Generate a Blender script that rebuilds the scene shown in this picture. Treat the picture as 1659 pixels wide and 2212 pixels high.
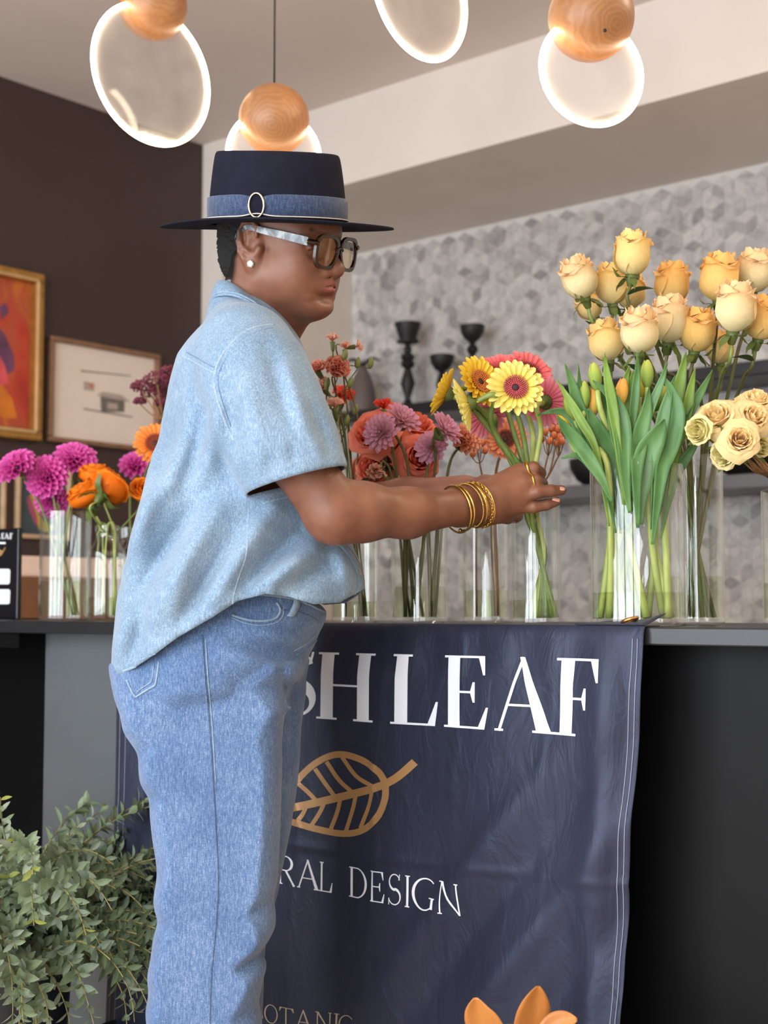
import bpy, math, random
import numpy as np
from mathutils import Vector, Matrix, Quaternion
from mathutils.bvhtree import BVHTree

random.seed(7); rng = np.random.default_rng(7)
scene = bpy.context.scene
COL = scene.collection
for ob in list(bpy.data.objects): bpy.data.objects.remove(ob)

# ------------------------------------------------------------------ camera
FPX, CX, CY = 2980.0, 829.5, 1106.0
YAW, PITCH = math.radians(40.5), math.radians(4.01)
CAM = np.array([0.0, 0.0, 1.0])
cd = bpy.data.cameras.new('camera'); cam = bpy.data.objects.new('camera', cd); COL.objects.link(cam)
cam.location = CAM; cam.rotation_euler = (math.pi/2 + PITCH, 0, YAW)
cd.sensor_fit = 'HORIZONTAL'; cd.sensor_width = 36.0; cd.lens = FPX/1659*36.0
cd.clip_start = 0.05; cd.clip_end = 100
cd.dof.use_dof = True; cd.dof.focus_distance = 2.12; cd.dof.aperture_fstop = 6.0
scene.camera = cam

# ------------------------------------------------------------------ light
scene.view_settings.view_transform = 'Standard'; scene.view_settings.look = 'None'
scene.view_settings.gamma = 1.0; scene.view_settings.use_curve_mapping = False
scene.view_settings.exposure = 0.36
world = bpy.data.worlds.new('world'); scene.world = world; world.use_nodes = True
world.node_tree.nodes['Background'].inputs[0].default_value = (0.72, 0.83, 1.0, 1)
world.node_tree.nodes['Background'].inputs[1].default_value = 0.6
WINX = [(-4.0, -2.72), (-2.62, -1.34), (-1.24, 0.04), (0.14, 1.42)]   # shopfront panes in the street wall behind the camera
WINZ = (0.35, 2.55); YSTREET = -1.9
def area(name, loc, rot, sx, sy, power, col):
    l = bpy.data.lights.new(name, 'AREA'); l.shape = 'RECTANGLE'; l.size = sx; l.size_y = sy; l.energy = power; l.color = col
    o = bpy.data.objects.new(name, l); COL.objects.link(o); o.location = loc; o.rotation_euler = rot
    return o
for i, (xa, xb) in enumerate(WINX):
    area('window_daylight', ((xa+xb)/2, YSTREET-0.05, sum(WINZ)/2), (math.radians(90), 0, 0), xb-xa, WINZ[1]-WINZ[0], 62 if i < 3 else 50, (0.90, 0.955, 1.0))
# warm fill lights added just under the ceiling, without fixtures, to brighten the room
for (x, y, p) in ((0.6, 0.5, 14), (-0.9, 0.2, 12), (1.2, 2.6, 24), (-0.4, 3.1, 16)):
    area('warm_fill_light', (x, y, 2.80), (0, 0, 0), 0.16, 0.16, p, (1.0, 0.80, 0.58))
cy = scene.cycles
cy.use_denoising = True; cy.use_adaptive_sampling = True; cy.adaptive_threshold = .05; cy.adaptive_min_samples = 12; cy.max_bounces = 7; cy.diffuse_bounces = 4; cy.glossy_bounces = 3
cy.transmission_bounces = 4; cy.transparent_max_bounces = 28; cy.caustics_reflective = False; cy.caustics_refractive = False
cy.sample_clamp_indirect = 6.0

# ------------------------------------------------------------------ geometry of the view
RIGHT = np.array([math.cos(YAW), math.sin(YAW), 0.0]); FH = np.array([-math.sin(YAW), math.cos(YAW), 0.0]); UP = np.array([0, 0, 1.0])
FWD = FH*math.cos(PITCH) + UP*math.sin(PITCH); CUP = -FH*math.sin(PITCH) + UP*math.cos(PITCH)
def ray(px, py): return FWD + RIGHT*((px-CX)/FPX) - CUP*((py-CY)/FPX)
def at(px, py, d): return CAM + ray(px, py)*d
def onY(px, py, Y): r = ray(px, py); return CAM + r*(Y/r[1])
def onX(px, py, X): r = ray(px, py); return CAM + r*(X/r[0])
def onZ(px, py, Z): r = ray(px, py); return CAM + r*((Z-CAM[2])/r[2])
def depth_at_Y(px, Y): r = ray(px, 1315); return Y/r[1]
def proj(p):
    v = np.asarray(p)-CAM; d = v@FWD
    return CX + FPX*(v@RIGHT)/d, CY - FPX*(v@CUP)/d, d
def fr(px, py, d):      # the same point in a frame turned with the camera (x right, y away, z up, origin on the floor below it)
    v = ray(px, py)*d
    return np.array([v@RIGHT, v@FH, v[2]+CAM[2]])
def fr2w(V):
    V = np.asarray(V, float)
    return V[..., :1]*RIGHT + V[..., 1:2]*FH + V[..., 2:3]*UP
def nrm(v): v = np.asarray(v, float); return v/(np.linalg.norm(v)+1e-12)

# ------------------------------------------------------------------ objects
def tag(o, label=None, cat=None, group=None, kind=None):
    if label: o['label'] = label
    if cat: o['category'] = cat
    if group: o['group'] = group
    if kind: o['kind'] = kind
    return o
def thing(name, label, cat, loc=(0, 0, 0), group=None, kind=None):
    o = bpy.data.objects.new(name, None); COL.objects.link(o); o.location = Vector([float(x) for x in loc]); o.empty_display_size = 0.05
    return tag(o, label, cat, group, kind)
def link(name, me, parent=None, M=None):
    o = bpy.data.objects.new(name, me); COL.objects.link(o)
    if M is not None: o.matrix_basis = M
    if parent is not None:
        o.parent = parent
        w = parent.matrix_basis.copy()
        if parent.parent is not None: w = parent.parent.matrix_basis @ parent.matrix_parent_inverse @ w
        o.matrix_parent_inverse = w.inverted()
    return o
def mesh(name, V, Fs, mat, smooth=True, attrs=None):
    me = bpy.data.meshes.new(name)
    V = np.asarray(V, float)
    if isinstance(Fs, np.ndarray) and Fs.ndim == 2:
        n, k = Fs.shape
        me.vertices.add(len(V)); me.vertices.foreach_set('co', V.astype(np.float32).ravel())
        me.loops.add(n*k); me.loops.foreach_set('vertex_index', Fs.astype(np.int32).ravel())
        me.polygons.add(n); me.polygons.foreach_set('loop_start', np.arange(0, n*k, k, dtype=np.int32))
        me.update(calc_edges=True)
    else:
        me.from_pydata([tuple(v) for v in V], [], [tuple(int(i) for i in f) for f in Fs])
    if smooth: me.polygons.foreach_set('use_smooth', np.ones(len(me.polygons), bool))
    if attrs:
        for k, a in attrs.items():
            a = np.asarray(a, np.float32)
            at_ = me.attributes.new(k, 'FLOAT', 'POINT'); at_.data.foreach_set('value', a)
    if mat is not None: me.materials.append(mat)
    me.update()
    return me
class MB:
    """collects boxes, tubes, lathes and grids for one mesh"""
    def __init__(s): s.V = []; s.F = []; s.T = []; s.n = 0
    def add(s, V, Fs, t=None):
        V = np.asarray(V, float); s.V.append(V)
        s.T.append(np.zeros(len(V)) if t is None else np.asarray(t, float))
        for f in Fs: s.F.append([int(i)+s.n for i in f])
        s.n += len(V); return s
    def box(s, lo, hi):
        x0, y0, z0 = lo; x1, y1, z1 = hi
        return s.add([(x0,y0,z0),(x1,y0,z0),(x1,y1,z0),(x0,y1,z0),(x0,y0,z1),(x1,y0,z1),(x1,y1,z1),(x0,y1,z1)],
              [(0,3,2,1),(4,5,6,7),(0,1,5,4),(1,2,6,5),(2,3,7,6),(3,0,4,7)])
    def obox(s, c, ax, half):          # box with its own axes
        c = np.asarray(c, float); V = []
        for sz in (-1, 1):
            for sx, sy in ((-1,-1),(1,-1),(1,1),(-1,1)):
                V.append(c + ax[0]*sx*half[0] + ax[1]*sy*half[1] + ax[2]*sz*half[2])
        return s.add(V, [(0,3,2,1),(4,5,6,7),(0,1,5,4),(1,2,6,5),(2,3,7,6),(3,0,4,7)])
    def tube(s, P, R, n=8, cap=True, flat=1.0, up=None, closed=False):
        P = np.asarray(P, float); m = len(P); R = np.full(m, R) if np.isscalar(R) else np.asarray(R, float)
        T = np.gradient(P, axis=0) if not closed else np.roll(P, -1, 0)-np.roll(P, 1, 0)
        T /= (np.linalg.norm(T, axis=1)[:, None]+1e-12)
        if up is None:
            up = np.array([0, 0, 1.0]) if abs(T[0][2]) < .9 else np.array([1.0, 0, 0])
        u = np.asarray(up, float); V = []; tt = []
        for i in range(m):
            u = u - T[i]*(u@T[i]); u = u/(np.linalg.norm(u)+1e-12); w = np.cross(T[i], u)
            for k in range(n):
                a = 2*math.pi*k/n
                V.append(P[i] + R[i]*(math.cos(a)*u*flat + math.sin(a)*w)); tt.append(i/max(1, m-1))
        Fs = []
        for i in range(m if closed else m-1):
            for k in range(n):
                j = (i+1) % m
                Fs.append((i*n+k, i*n+(k+1) % n, j*n+(k+1) % n, j*n+k))
        if cap and not closed:
            Fs.append(tuple(range(n-1, -1, -1))); Fs.append(tuple(range((m-1)*n, m*n)))
        return s.add(V, Fs, tt)
    def lathe(s, prof, n=24, c=(0, 0, 0), cap=False, ax=None):
        c = np.asarray(c, float); V = []; Fs = []; m = len(prof)
        X, Y, Z = (np.eye(3) if ax is None else ax)
        for r, z in prof:
            for k in range(n):
                a = 2*math.pi*k/n
                V.append(c + X*r*math.cos(a) + Y*r*math.sin(a) + Z*z)
        for i in range(m-1):
            for k in range(n):
                Fs.append((i*n+k, i*n+(k+1) % n, (i+1)*n+(k+1) % n, (i+1)*n+k))
        if cap:
            Fs.append(tuple(range(n-1, -1, -1))); Fs.append(tuple(range((m-1)*n, m*n)))
        tt = np.repeat(np.linspace(0, 1, m), n)
        return s.add(V, Fs, tt)
    def grid(s, G, t=None, closed_u=False):
        G = np.asarray(G, float); a, b, _ = G.shape; Fs = []
        for i in range(a-1):
            for j in range(b if closed_u else b-1):
                k = (j+1) % b
                Fs.append((i*b+j, i*b+k, (i+1)*b+k, (i+1)*b+j))
        return s.add(G.reshape(-1, 3), Fs, None if t is None else np.asarray(t).ravel())
    def ball(s, c, r, n=10, m=7):
        r = np.full(3, r) if np.isscalar(r) else np.asarray(r)
        V = [np.asarray(c)+np.array([0, 0, -1])*r]; Fs = []
        for i in range(1, m):
            th = math.pi*i/m
            for k in range(n):
                a = 2*math.pi*k/n
                V.append(np.asarray(c)+r*np.array([math.sin(th)*math.cos(a), math.sin(th)*math.sin(a), -math.cos(th)]))
        V.append(np.asarray(c)+np.array([0, 0, 1])*r); L = len(V)-1
        for k in range(n):
            Fs.append((0, 1+(k+1) % n, 1+k)); Fs.append((L, L-n+k, L-n+(k+1) % n))
        for i in range(m-2):
            for k in range(n):
                Fs.append((1+i*n+k, 1+i*n+(k+1) % n, 1+(i+1)*n+(k+1) % n, 1+(i+1)*n+k))
        return s.add(V, Fs)
    def me(s, name, mat, smooth=True, t=False):
        return mesh(name, np.concatenate(s.V), s.F, mat, smooth, {'t': np.concatenate(s.T)} if t else None)
    def build(s, name, mat, parent=None, smooth=True, t=False, M=None):
        o = link(name, s.me(name, mat, smooth, t), parent, M); return o
def sharp(o, ang=35):
    me = o.data; me.update()
    try: me.set_sharp_from_angle(angle=math.radians(ang))
    except Exception: pass
    return o
def bevel(o, w=0.004, seg=2):
    m = o.modifiers.new('bevel', 'BEVEL'); m.width = w; m.segments = seg; m.limit_method = 'ANGLE'; m.harden_normals = False
    return o
def frame_mat(z, x=None, loc=(0, 0, 0), s=1.0):
    z = nrm(z); x = np.array([1.0, 0, 0]) if x is None else np.asarray(x, float)
    if abs(nrm(x)@z) > .97: x = np.array([0, 1.0, 0])
    x = nrm(x - z*(x@z)); y = np.cross(z, x)
    M = Matrix(((x[0], y[0], z[0], loc[0]), (x[1], y[1], z[1], loc[1]), (x[2], y[2], z[2], loc[2]), (0, 0, 0, 1)))
    return M @ Matrix.Diagonal((s, s, s, 1)) if np.isscalar(s) else M @ Matrix.Diagonal((s[0], s[1], s[2], 1))
def catmull(P, n=8):
    P = np.asarray(P, float); Q = np.vstack([2*P[0]-P[1], P, 2*P[-1]-P[-2]]); out = []
    for i in range(1, len(Q)-2):
        for k in range(n):
            t = k/n; a, b, c, d = Q[i-1], Q[i], Q[i+1], Q[i+2]
            out.append(.5*((2*b)+(c-a)*t+(2*a-5*b+4*c-d)*t*t+(-a+3*b-3*c+d)*t**3))
    out.append(P[-1]); return np.array(out)

# ------------------------------------------------------------------ materials
def lin(r, g, b):
    f = lambda c: (c/255/12.92) if c/255 <= .04045 else ((c/255+.055)/1.055)**2.4
    return (f(r), f(g), f(b), 1.0)
def sockets(b, **kw):
    for k, v in kw.items():
        k = {'rough': 'Roughness', 'metal': 'Metallic', 'spec': 'Specular IOR Level', 'sheen': 'Sheen Weight', 'sheen_r': 'Sheen Roughness',
             'coat': 'Coat Weight', 'sss': 'Subsurface Weight', 'ior': 'IOR', 'trans': 'Transmission Weight', 'alpha': 'Alpha', 'aniso': 'Anisotropic'}[k]
        b.inputs[k].default_value = v
class NT:
    def __init__(s, name):
        s.m = bpy.data.materials.new(name); s.m.use_nodes = True; s.t = s.m.node_tree
        s.b = s.t.nodes['Principled BSDF']; s.out = s.t.nodes['Material Output']; s._c = None
    def n(s, ty, **kw):
        o = s.t.nodes.new(ty)
        for k, v in kw.items(): setattr(o, k, v)
        return o
    def l(s, a, b): s.t.links.new(a, b)
    def coord(s, kind='Object', scale=(1, 1, 1), rot=(0, 0, 0)):
        tc = s.n('ShaderNodeTexCoord'); mp = s.n('ShaderNodeMapping'); s.l(tc.outputs[kind], mp.inputs[0])
        mp.inputs['Scale'].default_value = scale; mp.inputs['Rotation'].default_value = rot
        return mp.outputs[0]
    def noise(s, vec, scale, detail=3, rough=.55, dist=0):
        o = s.n('ShaderNodeTexNoise'); o.inputs['Scale'].default_value = scale; o.inputs['Detail'].default_value = detail
        o.inputs['Roughness'].default_value = rough; o.inputs['Distortion'].default_value = dist
        if vec is not None: s.l(vec, o.inputs['Vector'])
        return o.outputs['Fac']
    def ramp(s, fac, stops):
        o = s.n('ShaderNodeValToRGB'); e = o.color_ramp.elements
        while len(e) < len(stops): e.new(.5)
        for x, (p, c) in zip(e, stops): x.position = p; x.color = c
        s.l(fac, o.inputs[0]); return o.outputs[0]
    def mix(s, fac, a, b, mode='MIX'):
        o = s.n('ShaderNodeMix', data_type='RGBA', blend_type=mode)
        for sock, v in ((o.inputs[0], fac), (o.inputs[6], a), (o.inputs[7], b)):
            if hasattr(v, 'is_linked') or isinstance(v, bpy.types.NodeSocket): s.l(v, sock)
            else: sock.default_value = v
        return o.outputs[2]
    def math(s, op, a, b=0.0, clamp=False):
        o = s.n('ShaderNodeMath', operation=op); o.use_clamp = clamp
        for sock, v in ((o.inputs[0], a), (o.inputs[1], b)):
            if isinstance(v, bpy.types.NodeSocket): s.l(v, sock)
            else: sock.default_value = v
        return o.outputs[0]
    def attr(s, name): o = s.n('ShaderNodeAttribute'); o.attribute_name = name; return o.outputs['Fac']
    def rnd(s): return s.n('ShaderNodeObjectInfo').outputs['Random']
    def col(s, c):
        if isinstance(c, bpy.types.NodeSocket): s.l(c, s.b.inputs['Base Color'])
        else: s.b.inputs['Base Color'].default_value = c
        s._c = c; return s
    def bump(s, h, strength=.3, dist=.002):
        o = s.n('ShaderNodeBump'); o.inputs['Strength'].default_value = strength; o.inputs['Distance'].default_value = dist
        s.l(h, o.inputs['Height']); s.l(o.outputs[0], s.b.inputs['Normal']); return s
    def set(s, **kw): sockets(s.b, **kw); return s
    def translucent(s, fac, tint=None):
        tr = s.n('ShaderNodeBsdfTranslucent'); mx = s.n('ShaderNodeMixShader'); mx.inputs[0].default_value = fac
        c = s._c if tint is None else tint
        if isinstance(c, bpy.types.NodeSocket): s.l(c, tr.inputs[0])
        else: tr.inputs[0].default_value = c
        s.l(s.b.outputs[0], mx.inputs[1]); s.l(tr.outputs[0], mx.inputs[2]); s.l(mx.outputs[0], s.out.inputs[0]); return s
def simple(name, c, rough=.5, var=.12, vs=14, bump=0, bs=120, bd=.001, **kw):
    t = NT(name); v = t.coord(); f = t.noise(v, vs, 4)
    dark = tuple(x*(1-var) for x in c[:3])+(1,); lite = tuple(min(1, x*(1+var)) for x in c[:3])+(1,)
    t.col(t.ramp(f, [(.3, dark), (.7, lite)])).set(rough=rough, **kw)
    if bump: t.bump(t.noise(v, bs, 3), bump, bd)
    return t.m

def glass_mat(name, tint=(1, 1, 1, 1), ior=1.5, rough=0.0, haze=0.0, edge=.75):
    """thin clear glass: Fresnel reflection over clear transmission"""
    t = NT(name); t.t.nodes.remove(t.b)
    tr = t.n('ShaderNodeBsdfTransparent'); tr.inputs[0].default_value = tint
    gl = t.n('ShaderNodeBsdfGlossy'); gl.inputs['Roughness'].default_value = rough; gl.inputs[0].default_value = (1, 1, 1, 1)
    fz = t.n('ShaderNodeLayerWeight'); fz.inputs[0].default_value = .5; f0 = ((ior-1)/(ior+1))**2
    fa_ = t.math('ADD', t.math('MULTIPLY', t.math('POWER', fz.outputs['Facing'], 3.2), edge), f0)
    mx = t.n('ShaderNodeMixShader'); t.l(fa_, mx.inputs[0]); t.l(tr.outputs[0], mx.inputs[1]); t.l(gl.outputs[0], mx.inputs[2])
    o = mx.outputs[0]
    if haze:
        df = t.n('ShaderNodeBsdfDiffuse'); df.inputs[0].default_value = (1, .98, .96, 1); tl = t.n('ShaderNodeBsdfTranslucent'); tl.inputs[0].default_value = (1, .98, .96, 1)
        m3 = t.n('ShaderNodeMixShader'); m3.inputs[0].default_value = .5; t.l(df.outputs[0], m3.inputs[1]); t.l(tl.outputs[0], m3.inputs[2])
        v = t.coord(); f = t.noise(v, 14, 5); f = t.math('MULTIPLY', f, haze*2)
        m2 = t.n('ShaderNodeMixShader'); t.l(f, m2.inputs[0]); t.l(o, m2.inputs[1]); t.l(m3.outputs[0], m2.inputs[2]); o = m2.outputs[0]
    t.l(o, t.out.inputs[0]); return t.m
# ================================================================== THE SETTING
YC = 1.78; ZTOP = 0.9735            # front edge and top of the shop counter
YW, YT = 3.63, 4.39                 # wall face beside the niche, tiled back of the niche
XL = -4.05; ZCEIL = 2.845; ZSOF = 2.53; XNICHE = -3.93; XR = 3.0

def wallmat(name, c, rough=.75): return simple(name, c, rough, var=.035, vs=3, bump=.12, bs=260, bd=.0006)
M_brown = wallmat('dark_brown_paint', lin(62, 45, 41), .62)
M_ceil = wallmat('ceiling_paint', lin(222, 210, 202))
M_beige = wallmat('warm_white_paint', lin(226, 215, 206))
M_white = wallmat('street_wall_paint', lin(205, 200, 192))
def floor_mat():
    t = NT('oak_floor'); v = t.coord(scale=(1, 7, 1)); f = t.noise(v, 5, 5, .6, 1.2)
    t.col(t.ramp(f, [(.25, lin(186, 166, 146)), (.75, lin(208, 190, 168))])).set(rough=.42); return t.m
def struct(name, mb, m, label=None, parent=None, smooth=False):
    o = mb.build(name, m, parent, smooth)
    if parent is None: o['kind'] = 'structure'
    if label: o['label'] = label
    return o
floor = struct('floor', MB().box((XL-.1, YSTREET-.1, -.1), (XR, YT+.1, 0)), floor_mat(), 'oak shop floor')
struct('ceiling', MB().box((XL-.1, YSTREET-.1, ZCEIL), (XR, YT+.1, ZCEIL+.1)), M_ceil, 'plain greige painted ceiling')
struct('wall_left', MB().box((XL-.1, YSTREET-.1, 0), (XL, YT+.1, ZCEIL)), M_brown, 'dark chocolate brown painted wall with framed pictures')
struct('wall_right', MB().box((XR, YSTREET-.1, 0), (XR+.1, YT+.1, ZCEIL)), M_white, 'pale side wall of the shop')
struct('wall_back', MB().box((XL, YW, 0), (XNICHE, YT, ZCEIL)), M_beige, 'warm white wall return beside the tiled niche')
struct('trim_1', MB().box((XNICHE, YW, ZSOF), (XR, YT, ZCEIL)), M_beige, 'dropped soffit box above the tiled niche')
# street wall with the shop window
sw = MB(); z0, z1 = WINZ
sw.box((XL, YSTREET-.1, 0), (XR, YSTREET, z0)); sw.box((XL, YSTREET-.1, z1), (XR, YSTREET, ZCEIL))
xs = [XL]+[x for w in WINX for x in w]+[XR]
for i in range(0, len(xs), 2): sw.box((xs[i], YSTREET-.1, z0), (xs[i+1], YSTREET, z1))
struct('wall_front', sw, M_white, 'street wall with shop window openings')
M_wframe = simple('window_frame_black', lin(28, 28, 30), .4)
for i, (xa, xb) in enumerate(WINX):
    wf = MB(); t_ = .025
    for zz in (z0, z1-.04, 2.0): wf.box((xa, YSTREET-.03, zz), (xb, YSTREET+.01, zz+.04))
    for xx in (xa, xb-.035): wf.box((xx, YSTREET-.03, z0), (xx+.035, YSTREET+.01, z1))
    struct('window_%d' % (i+1), wf, M_wframe, 'black framed shop window pane opening to the street')

# ---- marble tiles of the niche: rhombs in threes, laid like tumbling blocks
def tile_mat(name, rnd_socket):
    t = NT(name); r = t.rnd() if rnd_socket == 'obj' else t.attr('t')
    v = t.coord('Object' if rnd_socket != 'obj' else 'Object'); geo = t.n('ShaderNodeNewGeometry')
    vein = t.noise(geo.outputs['Position'], 16, 6, .65, 1.6)
    base = t.ramp(r, [(0, lin(158, 154, 154)), (.14, lin(186, 182, 181)), (.45, lin(206, 202, 199)), (1, lin(220, 216, 212))])
    vc = t.ramp(vein, [(.35, lin(142, 141, 144)), (.54, lin(232, 230, 226))])
    t.col(t.mix(.55, base, vc, 'MULTIPLY')).set(rough=.42); return t.m
M_tile, M_tile2 = tile_mat('marble_tile', 'obj'), tile_mat('marble_tile_far', 't')
M_grout = simple('grout', lin(214, 210, 206), .9, var=.05)
wall_t = struct('wall_tiled', MB().box((XNICHE, YT, 0), (XR, YT+.1, ZSOF)), M_grout, 'grey marble mosaic tiled back wall of the niche')
A = 0.047; th = 0.0035; gap = 0.93
hexes = []; hx, hz = A*math.sqrt(3), A*1.5
XTR = -0.4
j = 0; z = 0.9
while z < ZSOF+A:
    x = XNICHE + (hx/2 if j % 2 else 0)
    while x < XTR: hexes.append((x, z)); x += hx
    z += hz; j += 1
def rhomb(k):
    c0 = np.array([0, 0.]); a0 = math.radians(90+120*k)
    P = [c0, A*np.array([math.cos(a0), math.sin(a0)]), A*np.array([math.cos(a0), math.sin(a0)])+A*np.array([math.cos(a0+math.radians(120)), math.sin(a0+math.radians(120))]), A*np.array([math.cos(a0+math.radians(120)), math.sin(a0+math.radians(120))])]
    P = np.array(P); return P
def rhomb_mesh(k):
    P = rhomb(k); c = P.mean(0); Q = c+(P-c)*gap; R = c+(P-c)*(gap-.06)
    V = [(q[0]-c[0], 0.0, q[1]-c[1]) for q in Q]+[(q[0]-c[0], -th*.8, q[1]-c[1]) for q in Q]+[(q[0]-c[0], -th, q[1]-c[1]) for q in R]
    Fs = [(8, 9, 10, 11)]+[(i, (i+1) % 4, 4+(i+1) % 4, 4+i) for i in range(4)]+[(4+i, 4+(i+1) % 4, 8+(i+1) % 4, 8+i) for i in range(4)]
    return np.array(V), Fs, c
RH = [rhomb_mesh(k) for k in range(3)]
RHM = [mesh('tile', V, Fs, M_tile, False) for V, Fs, c in RH]
cand = []
for (x, z) in hexes:
    for k in range(3):
        cx, cz = x+RH[k][2][0], z+RH[k][2][1]
        if cx-A*.9 < XNICHE or cz+A*.9 > ZSOF: 
            if cx < XNICHE+.01 or cz > ZSOF-.01: continue
        px, py, d = proj((cx, YT, cz))
        seen = True; inview = (-10 < px < 1670) and (300 < py < 1345)
        if not seen: continue
        hidden = (py > 520 and px > 1200 and py < 1000) or (px < 790 and py < 700)
        clip = cx-A*.9 < XNICHE or cz+A*.9 > ZSOF
        cand.append((d+(10 if hidden or clip or not inview else 0), cx, cz, k, clip))
cand.sort(key=lambda c: c[0])
rest = MB()
for i, (d, cx, cz, k, clip) in enumerate(cand):
    if i < 300 and not clip:
        link('tile', RHM[k], wall_t, Matrix.Translation((cx, YT, cz)))
    else:
        V = RH[k][0]+np.array([cx, YT, cz])
        V[:, 0] = np.maximum(V[:, 0], XNICHE+.001); V[:, 2] = np.minimum(V[:, 2], ZSOF-.001)
        rest.add(V, RH[k][1], np.full(len(V), random.random()))
o = rest.build('tile_field', M_tile2, wall_t, False, t=True); o['kind'] = 'stuff'

# ---- shelves of the niche
M_black = simple('black_lacquer', lin(26, 25, 27), .38, var=.1)
M_grey = simple('grey_steel', lin(96, 95, 97), .38, var=.06)
def boxthing(name, lo, hi, m, label, cat, bw=.004, group=None):
    c = np.array([(lo[0]+hi[0])/2, (lo[1]+hi[1])/2, lo[2]]); o = MB().box(np.array(lo)-c, np.array(hi)-c).build(name, m, None, False)
    o.location = c; tag(o, label, cat, group); bevel(o, bw); return o
boxthing('wall_shelf', (-3.80, 4.13, 1.752), (-1.2, YT-.0062, 1.80), M_black, 'black wall shelf carrying the candle holders in the tiled niche', 'shelf')
boxthing('wall_shelf', (-3.20, 4.10, 1.385), (-1.2, YT-.0062, 1.432), M_grey, 'lower grey shelf on the marble tiles behind the tulips', 'shelf')
boxthing('back_counter', (XNICHE+.01, 3.80, 0), (-.6, YT-.008, .90), simple('back_counter_grey', lin(150, 148, 146), .4), 'grey back worktop below the marble tiles', 'counter')
def lathe_thing(name, base, prof, m, label, cat, n=28, group=None):
    o = MB().lathe(prof, n, cap=True).build(name, m, None, True); o.location = Vector(base); sharp(o, 40); return tag(o, label, cat, group)
M_coal = simple('charcoal_wood', lin(20, 17, 18), .55, var=.2)
def holder(px, ytop, ybase, prof_px, label):      # turned totem: half width and height read off in pixels
    b = onY(px, ybase, 4.26); s = proj(b)[2]/FPX; b[2] = 1.80
    zt = onY(px, ytop, 4.26)[2]; k = (zt-1.80)/(ybase-ytop)
    pr = [(max(.001, w*s), (ybase-y)*k) for w, y in prof_px][::-1]
    return lathe_thing('candle_holder', b, pr, M_coal, label, 'candle holder', group='turned black candle holders on the shelf')
holder(881, 698, 884, [(20, 706), (29, 698), (29, 700), (24, 716), (18, 734), (25, 736), (24, 740), (9, 742), (6, 748), (9, 753), (9, 759), (6, 763), (14, 766), (16, 772), (12, 778), (16, 785), (13, 792), (7, 796), (9, 803), (16, 828), (8, 852), (6, 860), (9, 868), (15, 874), (17, 884)], 'tall turned black candle holder, leftmost on the niche shelf')
holder(1021, 703, 862, [(20, 708), (27, 703), (27, 706), (25, 718), (18, 730), (9, 737), (6, 742), (11, 748), (13, 754), (10, 760), (6, 764), (7, 770), (14, 790), (16, 800), (8, 825), (7, 840), (15, 852), (17, 862)], 'turned black candle holder with bowl top, right of the other two')
holder(955, 768, 874, [(20, 772), (27, 768), (27, 771), (25, 782), (17, 796), (8, 802), (6, 806), (10, 815), (13, 830), (7, 852), (13, 866), (16, 874)], 'short black bowl candle holder standing between two taller ones')
M_taupe = simple('taupe_ceramic', lin(96, 84, 80), .6, var=.1)
b = onY(783, 880, 4.25); b[2] = 1.80
lathe_thing('taupe_vase', b, [(.03, 0), (.055, .004), (.058, .05), (.05, .11), (.036, .16), (.022, .185), (.019, .20), (.016, .20)], M_taupe, 'dark taupe tapering vase on the shelf behind the carnations', 'vase')
tv = thing('dried_branch', 'dried dark leaf sprig in the taupe vase', 'branch', b+np.array([0, 0, .201]))
for k in range(6):
    a = 1.05*k; tip = b+np.array([.10*math.cos(a), .06*math.sin(a), .215+.02*math.sin(2.3*k)])
    base_ = b+np.array([0, 0, .203]); mid = (tip+base_)/2+np.array([0, 0, .02])
    MB().tube(catmull([base_, mid, tip], 5), np.linspace(.003, .001, 11)*1.0, 6, flat=3.0).build('leaf', M_coal, tv)
for (px, w, lab) in ((1290, .10, 'black low bowl on the lower shelf behind the tulips'), (1610, .12, 'black bowl on the lower shelf behind the spray roses')):
    b = onY(px, 1046, 4.24); b[2] = 1.432
    lathe_thing('black_bowl', b, [(.03, 0), (.04, .004), (w*.75, .03), (w*.97, .07), (w, .10), (w*.96, .10), (w*.7, .04), (.01, .015)], M_coal, lab, 'bowl')

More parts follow.
